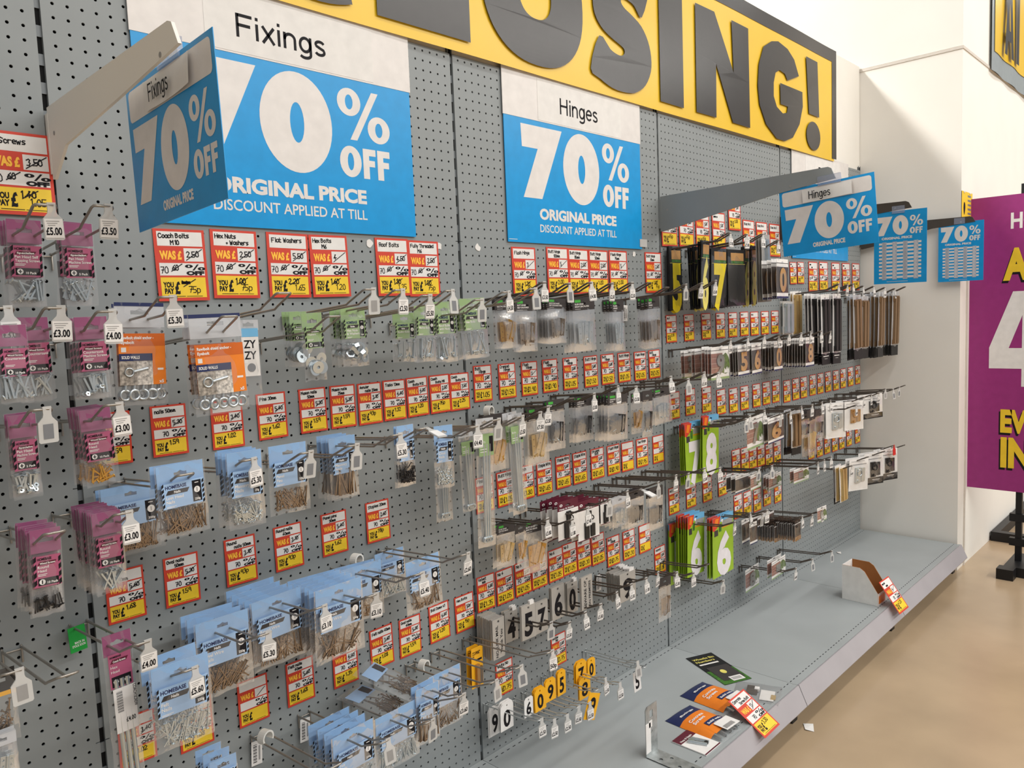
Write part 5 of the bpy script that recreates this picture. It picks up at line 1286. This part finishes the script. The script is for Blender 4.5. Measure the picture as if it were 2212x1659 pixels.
        b = MB(); b.box(-w*.1, w*.08, -.006, -.0012, -.6*h, -.28*h, 'dark_metal'); b.box(-w*.22, -w*.05, -.007, -.0012, -.95*h, -.55*h, 'dark_metal'); b.box(w*.06, w*.24, -.006, -.0012, -.93*h, -.62*h, 'dark_metal'); b.torus((w*.1, -.006, -.45*h), (1, 0, 0), .006, .0016, 'dark_metal')
        b.disc((0, -.0065, -.34*h), (0, 1, 0), .002, .001, 'zinc', 8); part(b, 'hasp', root)
        return root, 'maroon topped card with a black hasp', 'hasp pack'
    if ty == 'plate':
        b = MB(); o = [(-w/2, -h), (w/2, -h), (w/2, 0), (-w/2, 0)]; s = .004
        b.holed([o, [(-s, -.012), (s, -.012), (s, -.006), (-s, -.006)]], .001, 'plate_silver', -.001)
        if ex[0] == 'txt': b.text('NO JUNK MAIL', -w*.05, -h*.97, w*.2, 'ink', .0013, w=h*.8, bold=.02, ang=pi/2); b.text('Thank You', w*.33, -h*.9, w*.2, 'ink', .0013, w=h*.6, bold=.02, ang=pi/2)
        elif ex[0] == 'txt2': b.text('BEWARE OF', -w*.05, -h*.97, w*.2, 'ink', .0013, w=h*.85, bold=.02, ang=pi/2); b.text('ON PREMISES', w*.33, -h*.97, w*.17, 'ink', .0013, w=h*.8, bold=.02, ang=pi/2)
        else: digit(b, ex[0], 0, -h*.57, h*.62, w*.62, 'ink', .0013, .04)
        part(b, 'plate', root)
        if ex[0] in '0459': c = MB(); c.box(w*.1, w*.4, -.0018, -.0012, -.02*h, .1*h, 'white_card'); part(c, 'hang_tab', root)
        return root, {'txt': 'silver NO JUNK MAIL plate', 'txt2': 'silver plate with sideways small words'}.get(ex[0], f'silver plate with black number {ex[0]}'), 'number plate'
    if ty == 'card':
        mn = 'white_card' if ex[0][1] == 'w' else 'number_yellow'; b = MB(); c = .18*w
        b.holed([[(-w/2, -h), (w/2, -h), (w/2, -c), (w/2-c, 0), (-w/2+c, 0), (-w/2, -c)], ell(0, -.008, .0028, .0028, 8)], .0005, mn, -.0005); digit(b, ex[0][0], 0, -h*.58, h*.58, w*.55, 'ink', .0009, .03); part(b, 'card', root)
        return root, f'small {"white" if ex[0][1]=="w" else "yellow"} card with black number {ex[0][0]}', 'number card'
    if ty == 'ybox':
        b = MB(); slot_card(b, w, -.3*h, 0, 'number_yellow', 0, .016, .004)
        for k in range(3): b.text(('High Security', 'Door Chain', 'Set')[k] if k < 3 else '', -w*.4, -(.13+.05*k)*h, .035*h, 'ink', .0008, w=-w*.8, bold=.02)
        b.rect(-w*.1, w*.4, -.35*h, -.30*h, .0008, 'ink'); b.box(-w/2, w/2, -.0004, .0004, -h, -.3*h, 'number_yellow'); part(b, 'backing_card', root)
        b = MB(); b.box(-w*.2, w*.05, -.009, -.001, -.97*h, -.42*h, 'gold'); b.box(w*.1, w*.34, -.007, -.001, -.9*h, -.5*h, 'brown_steel'); part(b, 'brackets', root)
        return root, 'yellow carded brass bracket pack', 'pack'
    if ty == 'wy':
        b = MB(); slot_card(b, w, -.12*h, 0, 'black', 0, .02, .005); b.box(-w/2, w/2, -.0004, .0004, -h, -.12*h, 'black')
        b.rect(-w*.32, w*.42, -.20*h, -.06*h, .0007, 'gold_digit'); b.rect(-w*.32, w*.42, -.245*h, -.205*h, .0007, 'leaf'); b.rect(-w*.45, w*.5, -.262*h, -.256*h, .0007, 'digit_pale'); part(b, 'backing_card', root)
        if ex[0]: b = MB(); digit(b, ex[0], w*.05, -h*.64, h*.68, w*.78, 'digit_yellow' if ex[0] in '57' else 'digit_pale', .0012, .05); part(b, 'yellow_digit', root)
        b = MB(); pouch(b, w*1.02, h*1.0, .002, rng, 0, 'thin_film'); part(b, 'pouch', root)
        return root, f'black card with yellow digit {ex[0]}' if ex[0] else 'black card pack without a digit', 'digit pack'
    if ty == 'wg':
        b = MB(); slot_card(b, w, -.10*h, 0, 'sky_card', 0, .02, .005); b.box(-w/2, w/2, -.0005, .0005, -h, -.1*h, 'lime')
        b.flat([(-w/2, 0), (-w*.12, 0), (-w*.18, -.14*h), (-w*.42, -.22*h), (-w/2, -.2*h)], .0009, 'red'); b.flat([(-w*.36, -.02*h), (-w*.2, -.03*h), (-w*.28, -.16*h), (-w*.42, -.14*h)], .0011, 'orange'); b.flat([(-w*.12, -.08*h), (-w*.05, -.05*h), (w*.0, -.08*h), (-w*.04, -.12*h)], .0011, 'white_card')
        b.rect(-w*.05, w*.46, -.19*h, -.09*h, .0009, 'fine_grey'); b.rect(-w*.05, w*.44, -.215*h, -.2*h, .0009, 'orange'); b.rect(-w*.2, -w*.08, -.26*h, -.13*h, .0009, 'leaf'); b.rect(-w*.42, -w*.24, -.31*h, -.21*h, .0009, 'hinge_header'); part(b, 'backing_card', root)
        b = MB(); digit(b, ex[0], w*.03, -h*.65, h*.62, w*.68, 'digit_white', .0014, .05); part(b, 'white_digit', root)
        return root, f'lime card with white digit {ex[0]}', 'digit pack'
    if ty in ('nb', 'mini'):
        k = ex[1] if ty == 'nb' else ('brick' if ex[0] == 'b' else 'brown'); gs = ty == 'mini' and ex[0] == 's'; b = MB()
        slot_card(b, w, -.16*h, .0, 'brown_card' if gs else 'white_card', 0, .018, .004); b.box(-w/2, w/2, -.0005, .0005, -h, -.16*h, 'white_card'); b.rect(-w/2, w/2, -.115*h, -.10*h, .0008, 'ink')
        if k == 'brick':
            b.rect(-w/2, w*.12, -.80*h, -.2*h, .0008, 'brick')
            for q in range(1, 4): b.rect(-w/2, w*.12, -(.2+.15*q)*h-.0008, -(.2+.15*q)*h+.0008, .001, 'mortar')
            b.flat(spline([(w*.08, -.8*h), (w*.5, -.8*h), (w*.5, -.45*h), (w*.42, -.3*h), (w*.3, -.2*h), (w*.2, -.25*h), (w*.1, -.32*h)], 2), .0011, 'plant'); b.rect(-w/2, w/2, -h, -.93*h, .0008, 'bolt_green')
            b.flat([(w*.2, -.82*h), (w*.22, -.66*h), (w*.3, -.74*h), (w*.36, -.62*h), (w*.42, -.72*h), (w*.48, -.64*h), (w*.5, -.82*h)], .0014, 'white_card')
        else: b.rect(-w/2, w/2, -.86*h, -.2*h, .0008, 'brown_card'); b.rect(-w/2, w/2, -h, (-.8 if gs else -.95)*h, .001, 'gold' if gs else 'navy')
        part(b, 'backing_card', root)
        ch = ex[0] if ty == 'nb' else ''
        if ch: b = MB(); digit(b, ch, -w*.02, -h*.53, h*.55, w*.42 if k == 'brick' else w*.6, 'digit_grey' if k == 'brick' else 'gold_digit', .0045, .045); part(b, 'numeral', root)
        elif ty == 'mini': b = MB(); b.box(-w*.2, w*.1, -.003, -.001, -.7*h, -.3*h, 'digit_grey' if k == 'brick' else 'dark_metal'); part(b, 'numeral', root)
        b = MB(); pouch(b, w*1.02, h, .0065, rng, 0, 'thin_film'); part(b, 'pouch', root)
        return root, (f'{"brick picture" if k=="brick" else "brown"} card with door number {ch}' if ch else f'small {"brick picture" if k=="brick" else ("brown and gold" if gs else "dark")} card'), 'numeral pack'
    if ty == 'long':
        k = ex[0]; card, item = {'silver': ('plate_silver', 'zinc'), 'white': ('white_card', 'pale_brass'), 'black': ('white_card', 'dark_metal'), 'gold': ('pale_brass', 'aged_brass')}[k]
        b = MB(); lab = .16*h if k in ('black', 'gold') else 0
        slot_card(b, w, -h+lab, 0, 'header_film' if k == 'gold' else card, 0, .018, .005); part(b, 'backing_card', root)
        b = MB(); hw = w*.13; n = 2 if w > .07 else 1
        for q in range(n):
            cx = (-.2+.4*q)*w if n > 1 else 0
            b.box(cx-hw, cx+hw, -.012, -.001, -h+lab+.01, -.09*h, item); b.box(cx-hw*1.5, cx+hw*1.5, -.007, -.001, -.16*h, -.07*h, item); b.box(cx-hw*1.5, cx+hw*1.5, -.007, -.001, -h+lab+.005, -h+lab+.03, item)
        part(b, 'handle', root)
        if lab:
            b = MB(); b.box(-w*.5, w*.5, -.002, .001, -h, -h+lab, 'black')
            if k == 'black': b.rect(-w*.35, w*.3, -h+lab*.72, -h+lab*.78, .0023, 'white_card'); b.rect(-w*.2, w*.15, -h+lab*.5, -h+lab*.55, .0023, 'fine_grey')
            part(b, 'black_label', root)
        b = MB(); pouch(b, w, h*.9, .008, rng); part(b, 'pouch', root)
        return root, f'long {k} handle pack', 'handle pack'
    if ty == 'white':
        b = MB(); slot_card(b, w, -.16*h, 0, 'white_card', 0, .02, .005); b.box(-w/2, w/2, -.0005, .0005, -h, -.16*h, 'paper'); b.rect(-w*.4, w*.4, -.20*h, -.185*h, .0008, 'ink'); b.rect(-w*.4, w*.3, -.10*h, -.085*h, .0008, 'fine_grey')
        if ex[0] == 'blackl': b.box(-w*.5, w*.5, -.001, .0008, -h, -.78*h, 'black'); b.rect(-w*.1, w*.3, -.86*h, -.845*h, .0014, 'white_card'); b.rect(-w*.05, w*.25, -.9*h, -.885*h, .0014, 'fine_grey')
        part(b, 'backing_card', root)
        b = MB(); im = {'silver': 'zinc', 'gold': 'gold', 'blackl': 'dark_metal'}[ex[0]]
        b.box(-w*.2, w*.05, -.008, -.001, -.75*h, -.28*h, im); b.box(w*.12, w*.3, -.006, -.001, -.72*h, -.3*h, im)
        for q in range(3): b.disc((-w*.08, -.009, -(.34+.17*q)*h), (0, 1, 0), .005, .003, im, 10)
        b.torus((.0, -.008, -.45*h), (0, 1, 0), w*.12, .003, im, 14, 5); part(b, 'fitting', root)
        b = MB(); pouch(b, w, h*.96, .009, rng, -.02*h, 'thin_film'); part(b, 'pouch', root)
        return root, {'silver': 'white card with silver fitting', 'gold': 'white card with brass fitting', 'blackl': 'black based card with dark fitting'}[ex[0]], 'fitting pack'
    if ty == 'bk':
        b = MB(); slot_card(b, w*1.6, -.3*h, 0, 'black'); b.rect(-w*.8, w*.8, -.36*h, -.3*h, .0008, 'number_yellow'); part(b, 'header_card', root)
        b, nm = contents('brn', w, -h*.95, -h*.4, rng); part(b, nm, root); b = MB(); pouch(b, w*1.6, h, .008, rng); part(b, 'pouch', root)
        return root, 'black and yellow topped clear pack', 'pack'
rowstacks = {}
for s in STACKS: rowstacks.setdefault(s[9], []).append(s)
GRP = {'screw pack': 'purple screw packs', 'nail pack': 'blue nail packs', 'bolt pack': 'bolt and washer packs', 'hinge pack': 'hinge packs', 'number plate': 'silver number plates', 'number card': 'small number cards', 'digit pack': 'large digit sticker packs', 'numeral pack': 'door numeral packs', 'handle pack': 'long handle packs', 'fitting pack': 'carded fittings', 'hasp pack': 'hasp and staple packs', 'eyebolt pack': 'eyebolt packs', 'pack': 'odd hanging packs'}
for row, L in rowstacks.items():
    L.sort(key=lambda q: (q[3], q[4]))
    for si, (ty, n, sp, x, y, zt, w, h, ex, _r) in enumerate(L):
        rng = random.Random(int(x*5000)+si*17+int(zt*300)); 
        if ty == 'long': w = min(w, .088)
        if ty == 'white': w = min(w, .125)
        root, desc, cat = build_pack(ty, w, h, ex, rng)
        tx, ty_, tz = rng.uniform(-.02, .02), rng.uniform(-.025, .025), (rng.uniform(-.06, .04) if w < .1 else rng.uniform(-.02, .02)) if ty != 'white' else -.42
        sp = min(sp, (abs(y)-.014)/max(n, 1)) if abs(y) > .03 else .002
        for k in range(n):
            o = root if k == 0 else copy_tree(root)
            o.location = (x+rng.uniform(-.0025, .0025)*(k > 0), y+k*sp, zt+(rng.uniform(-.003, .003) if k else 0)-.02*k*sp)
            j = min(1, sp/.02); o.rotation_euler = (tx+rng.uniform(-.015, .015)*j, ty_+rng.uniform(-.025, .025), tz+rng.uniform(-.04, .04)*j)
            fr = '' if n == 1 else ('front ' if k == 0 else ordn(k)+' from front, ')
            lab = f'{fr}{desc}, {ordn(si)} stack, {ROWH[row]}' if n > 1 else f'{desc} hanging {ordn(si)} along the {ROWH[row]}'
            tag(o, lab, cat, GRP[cat])

# ------------------------------------------------------------------ things lying on the shelf
SH = .1485
# open white picking box
root = empty('open_box', (2.876, -.472, SH+.0005), -.03)
w, d, h = .105, .150, .152; t = .0025
side = [(0, 0), (0, .055), (.055, .150*.93), (.075, h), (d, h), (d, 0)]
def yz(b, pts, x0, x1, mi, mo):
    n = len(pts); vs, fs = fill([pts]); b.add([(x0, y, z) for y, z in vs], fs, mo); b.add([(x1, y, z) for y, z in vs], fs, mi)
    b.add([(x0, y, z) for y, z in pts] + [(x1, y, z) for y, z in pts], [(i, (i+1) % n, n+(i+1) % n, n+i) for i in range(n)], 'cardboard')
b = MB(); yz(b, side, 0, t, 'cardboard', 'cardboard_white'); yz(b, side, w, w-t, 'cardboard', 'cardboard_white')
b.box(t, w-t, d-t, d, 0, h, 'cardboard_white'); b.box(t, w-t, 0, t, 0, .05, 'cardboard_white'); b.box(t, w-t, t, d-t, 0, t, 'cardboard'); b.rect(.012, .08, .006, .04, .0004, 'orange')
part(b, 'box_body', root)
tag(root, 'open white cardboard picking box with brown inside on the far shelf', 'box')
def lean_tag(loc, title, was, pay, label, rx, rz, s=6):
    o = price_tag(0, 0, s, title, was, '70', pay, 0, 'A', 0, 1); o.location = loc; o.rotation_euler = (rx, 0, rz); o['label'] = label; o['group'] = 'price tags leaning on the shelf edge'; return o
lean_tag((2.884, -.4735, SH+.103), '~~ ~~|~~~', '4', '1.20', 'price tag leaning against the front of the white box', -.62, -.03)
lean_tag((1.660, -.432, SH+.054), 'Concrete|Screw Bolt', '11', '3.30', 'price tag headed Concrete Screw Bolt leaning at the shelf edge', -1.0, .02)
# galvanised angle bracket
root = empty('angle_bracket', (1.31, -.36, SH+.0006)); b = MB()
W2 = .058
up_ = [(0, 0), (W2, 0), (W2, .150), (.008, .150), (0, .142)]
b.holed([up_, [(.020, .112), (.036, .112), (.036, .134), (.020, .134)], ell(.028, .07, .005, .005, 12)] , .0025, 'galvanised', 0); part(b, 'upright_plate', root)
b = MB(); V, F = fill([[(0, 0), (W2, 0), (W2, .17), (0, .17)]] + [ell(cx, cz, .005, .005, 12) for cx, cz in ((.018, .04), (.042, .06), (.02, .1), (.04, .13))])
for zz in (0, .0025): b.add([(x, -z, zz) for x, z in V], F, 'galvanised')
b.box(0, W2, -.172, -.17, 0, .0025, 'galvanised'); part(b, 'foot_plate', root)
b = MB(); b.box(-.002, .022, -.0042, -.0026, .012, .10, 'white_card'); b.box(.014, .03, -.0042, -.0026, .085, .104, 'white_card'); part(b, 'label', root)
root.rotation_euler = (0, 0, .0)
tag(root, 'galvanised steel angle bracket with white label standing on the near shelf', 'bracket')
def pillow(b, w, h, t, mn, rng, z0=0):
    nx, ny = 10, 8; V = []; F = []
    for sg in (1, 0):
        for j in range(ny+1):
            for i in range(nx+1):
                u, v = i/nx, j/ny; e = (sin(pi*u)*sin(pi*v))**.45
                V.append(((u-.5)*w+rng.uniform(-.001, .001), (v-.5)*h+rng.uniform(-.001, .001), z0+(t*e*(1+rng.uniform(-.12, .12)) if sg else 0)+.0004))
    n = (nx+1)*(ny+1)
    for s in (0, n):
        for j in range(ny):
            for i in range(nx): a = s+j*(nx+1)+i; F.append((a, a+1, a+nx+2, a+nx+1))
    b.add(V, F, mn, True)
def top_rect(b, x0, x1, y0, y1, z, mn): b.add([(x0, y0, z), (x1, y0, z), (x1, y1, z), (x0, y1, z)], [(0, 1, 2, 3)], mn)
def top_text(b, t, x, y, h, mn, z, w=None, bold=.02, ang=0):
    q = MB(); q.text(t, 0, 0, h, mn, 0, w=w, bold=bold); ca, sa = cos(ang), sin(ang)
    b.add([(x+X*ca-Z*sa, y+X*sa+Z*ca, z) for X, _, Z in q.v], q.f, mn)
def anchor_pack(loc, rz, label, seed):
    rng = random.Random(seed); root = empty('anchor_pack', loc, rz); w, h, t = .135, .20, .020
    def dome(x0, x1, y0, y1, mn, off, nm):
        b = MB(); V = []; F = []; nx, ny = 8, 12
        for j in range(ny+1):
            for i in range(nx+1):
                x = x0+(x1-x0)*i/nx; y = y0+(y1-y0)*j/ny; u, v = x/w+.5, y/h+.5
                e = max(0, sin(pi*min(max(u, 0), 1))*sin(pi*min(max(v, 0), 1)))**.45; V.append((x, y, .0006+t*e+off))
        for j in range(ny):
            for i in range(nx): a = j*(nx+1)+i; F.append((a, a+1, a+nx+2, a+nx+1))
        b.add(V, F, mn, True); return part(b, nm, root)
    dome(-w/2, w/2, .045, h/2, 'navy', 0, 'navy_top'); dome(-w/2, w/2, -.02, .045, 'orange', 0, 'orange_band'); dome(-w/2, -w*.05+.03, -h*.32, -.02, 'orange', 0, 'orange_side')
    dome(-w*.02, w/2, -h*.3, -.02, 'rock_pale', .0004, 'picture'); dome(-w*.3, w*.05, -h*.34, -.03, 'orange', .0002, 'orange_corner'); dome(-w/2, w/2, -h/2, -h*.3, 'clear_film', .0, 'clear_end')
    dome(-w*.2, w*.5, -.035, -.015, 'navy', .0012, 'navy_strip')
    b = MB()
    for tt, x0_, y0_, hh, ww in (('Concrete', -w*.36, .016, .011, w*.5), ('Screws', -w*.36, .0, .011, w*.4), ('fixings', -w*.3, .058, .008, w*.5), ('Solid walls', -w*.16, -.030, .007, w*.5)):
        q = MB(); q.text(tt, x0_, y0_, hh, 'white_card', 0, w=ww, bold=.03)
        b.add([(X, Z, .0026+t*max(0, sin(pi*min(max(X/w+.5, 0), 1))*sin(pi*min(max(Z/h+.5, 0), 1)))**.45) for X, _, Z in q.v], q.f, 'white_card')
    part(b, 'lettering', root)
    b = MB()
    for k in range(4): b.tube([(-w*.35+k*.03, -h*.46, .007), (-w*.3+k*.03, -h*.22, .009)], .004, 'zinc', 8)
    part(b, 'anchors', root)
    b = MB(); b.box(-w*.1, w*.42, -h*.45, -h*.2, t+.001, t+.0016, 'white_card'); 
    for k in range(14): top_rect(b, -w*.06+k*.0035, -w*.06+k*.0035+.0012+.0008*(k % 2), -h*.42, -h*.34, t+.0019, 'ink')
    part(b, 'barcode_label', root)
    tag(root, label, 'anchor pack', 'orange and navy anchor packs on the shelf'); return root
a1 = anchor_pack((1.580, -.395, SH+.0008), .06-pi/2+1.45, 'nearer orange and navy anchor pack lying behind the leaning tag', 3)
a2 = anchor_pack((1.748, -.345, SH+.0008), .02-pi/2+1.5, 'farther orange and navy anchor pack behind the leaning tag', 4)
# hasp card lying flat
root = empty('hasp_pack', (1.470, -.430, SH+.0008), .0); b = MB(); w, h = .084, .115
b.box(-w/2, w/2, -h/2, h/2, 0, .003, 'white_card'); top_rect(b, -w/2, w/2, h*.22, h/2, .0033, 'maroon'); top_text(b, 'Hasp & Staple', -w*.38, h*.26, .007, 'white_card', .0036, w=w*.7); top_rect(b, -w/2, w/2, -h*.5, -h*.46, .0033, 'maroon'); part(b, 'backing_card', root)
b = MB(); b.tube([(-w*.2, h*.15, .007), (w*.05, -h*.3, .007)], .005, 'zinc', 8); b.tube([(w*.05, h*.16, .008), (w*.22, -h*.28, .008)], .004, 'zinc', 8); b.disc((-w*.1, h*.1, .009), (0, 0, 1), .009, .006, 'zinc', 12); b.disc((w*.1, -h*.25, .009), (0, 0, 1), .006, .006, 'dark_metal', 12); part(b, 'hasp', root)
tag(root, 'maroon and white carded bright hasp lying flat on the near shelf', 'hasp pack')
# dark green carded pack lying flat
root = empty('carded_pack', (1.946, -.238, SH+.0008), -.43); b = MB(); w, h = .112, .232
b.box(-w/2, w/2, -h/2, h/2, 0, .0012, 'black'); top_rect(b, -w*.5, w*.5, -h*.5, -h*.05, .0015, 'leaf'); b.box(-w*.36, w*.42, -h*.40, h*.06, .0018, .0022, 'hinge_header')
top_text(b, 'Wheelie Bin', -w*.42, h*.34, .013, 'digit_pale', .0019, w=w*.8); top_text(b, 'Numbers', -w*.42, h*.25, .013, 'digit_pale', .0019, w=w*.7); top_rect(b, -w*.42, w*.3, h*.16, h*.2, .0019, 'paper')
V = ell(0, -h*.14, .011, .015, 16); b.add([(x, z, .0028) for x, z in V], [tuple(range(16))], 'digit_pale'); top_rect(b, -w*.1, w*.34, -h*.46, -h*.32, .0028, 'white_card')
for k in range(12): top_rect(b, -w*.05+k*.0032, -w*.05+k*.0032+.0012, -h*.43, -h*.35, .003, 'ink')
part(b, 'backing_card', root); tag(root, 'dark green and black carded pack lying flat across the shelf seam', 'pack')
# small clear pack of brown fittings
root = empty('fitting_pack', (1.868, -.428, SH+.0008), .35); rng = random.Random(5); b = MB()
for k in range(5): b.box(-.02+k*.010, -.013+k*.010, .0, .035, .001, .010, 'brown_steel')
b.box(.0, .02, -.005, .01, .004, .012, 'white_card'); part(b, 'fittings', root)
b = MB(); b.box(-.05, .02, -.055, -.01, .001, .003, 'paper'); b.box(-.04, -.01, -.06, -.045, .003, .005, 'pale_brass'); part(b, 'insert_card', root)
b = MB(); pillow(b, .13, .15, .012, 'clear_film', rng); part(b, 'pouch', root); tag(root, 'small clear pack of brown fittings lying beside the leaning tag', 'fitting pack')
# scraps
for loc, lab, s in (((2.02, -.536, .0008), 'torn white paper scrap on the brown floor', .025), ((3.50, -.07, SH+.0008), 'tiny curled white paper scrap on the far shelf', .016), ((1.33, -1.0, .0008), None, .0)):
    if lab is None: continue
    b = MB(); b.add([(-s, -s*.6, 0), (s, -s*.7, .002), (s*.9, s*.6, .001), (-s*.8, s*.5, .003), (0, 0, .002)], [(0, 1, 4), (1, 2, 4), (2, 3, 4), (3, 0, 4)], 'paper'); tag(b.build('paper_scrap', loc=loc, rot=(0, 0, .5)), lab, 'paper scrap')
# white collars and base labels left on hooks, paper remnants on the panels
def collar_band(b):
    A = [-.55+k*.29 for k in range(17)]; V = []; F = []; n = 4
    for a in A:
        for rr, yy in ((.0165, -.009), (.0165, .009), (.0125, .009), (.0125, -.009)): V.append((rr*cos(a), yy, rr*sin(a)))
    for i in range(len(A)-1):
        for k in range(4): F.append((i*4+k, i*4+(k+1) % 4, i*4+4+(k+1) % 4, i*4+4+k))
    F += [(0, 1, 2, 3), tuple(len(V)-4+k for k in range(4))]
    b.add(V, F, 'rubber_white')
def collar(x, y, z, label):
    b = MB(); collar_band(b); tag(b.build('hook_collar', loc=(x, y, z), rot=(0, 0, .3)), label, 'collar', 'white C-shaped collars on the hooks')
for C_ in COLLARS: collar(*C_)
for x, z, lab in BASELABELS:
    b = MB(); b.box(-.013, .013, -.008, -.0068, -.055, 0, 'white_card')
    for k in range(12): b.rect(-.009, .0, -.008-k*.0035-.0012-.0008*(k % 2), -.008-k*.0035, .0084, 'ink')
    b.rect(.004, .008, -.045, -.012, .0084, 'fine_grey'); tag(b.build('barcode_label', loc=(x, 0, z), rot=(0, .06, 0)), lab, 'label', 'white barcode labels at hook bases')
for i, (x, z, lab) in enumerate(REMNANTS):
    b = MB(); rng = random.Random(i); P = spline([(.010*cos(a)*rng.uniform(.6, 1.2), .011*sin(a)*rng.uniform(.6, 1.2)) for a in [k*2*pi/8 for k in range(8)]], 2); b.flat(P, .0012, 'paper', 0); tag(b.build('paper_remnant', loc=(x, -.0003, z)), lab, 'paper remnant', 'torn paper remnants stuck to the panels')
# loose yellow 9 and white 5 hanging from hook tips
for nm, x, y, z, mn, ch, ry, lab in (('number_card', LOOSE[0][0], LOOSE[0][1], LOOSE[0][2], 'number_yellow', '9', .38, 'loose yellow card with black 9 dangling from a hook tip'), ('number_card', LOOSE[1][0], LOOSE[1][1], LOOSE[1][2], 'white_card', '5', -.1, 'loose white card with black 5 dangling from a hook tip above the shelf')):
    b = MB(); w, h = (.048, .078) if ch == '9' else (.034, .066); b.box(-w/2, w/2, -.0006, .0006, -h, 0, mn); digit(b, ch, 0, -h*.52, h*.66, w*.55, 'ink', .001, .03); tag(b.build(nm, loc=(x, y, z), rot=(0, ry, -.1)), lab, 'number card')
# crumpled clear packs lying across hooks, lower nail bay
for i, (x, y, z, rx, rz, lab) in enumerate(CRUMPLED):
    rng = random.Random(20+i); root = empty('nail_pack', (x, y, z), rz); root.rotation_euler = (rx, 0, rz)
    b = MB(); b.box(-.035, .035, .02, .06, .006, .0065, 'label_blue'); b.box(.01, .03, .025, .055, .0066, .007, 'ink'); part(b, 'insert_card', root)
    b = MB(); q = MB(); nails(q, 60, .03, .0011, .07, -.07, .02, 'steel' if i == 0 else 'dark_metal', rng); b.add([(X, Z, .004-Y) for X, Y, Z in q.v], q.f, 'steel'); part(b, 'nails', root)
    b = MB(); pillow(b, .085, .16, .016, 'clear_film', rng); part(b, 'pouch', root); tag(root, lab, 'nail pack', 'fallen nail packs')
# green stock flag on the empty hook
x, z = FLAG
b = MB(); b.box(-.015, .015, -.0006, .0006, -.044, .004, 'tag_green')
b.text('BACK IN', -.006, -.029, .0042, 'white_card', .001, w=.017, bold=.02); b.text('STOCK SOON', -.011, -.035, .0042, 'white_card', .001, w=.023, bold=.02)
tag(b.build('stock_flag', loc=(x, -.03, z), rot=(0, -.05, .1)), 'green stock flag hanging near the wall at the far left', 'flag')
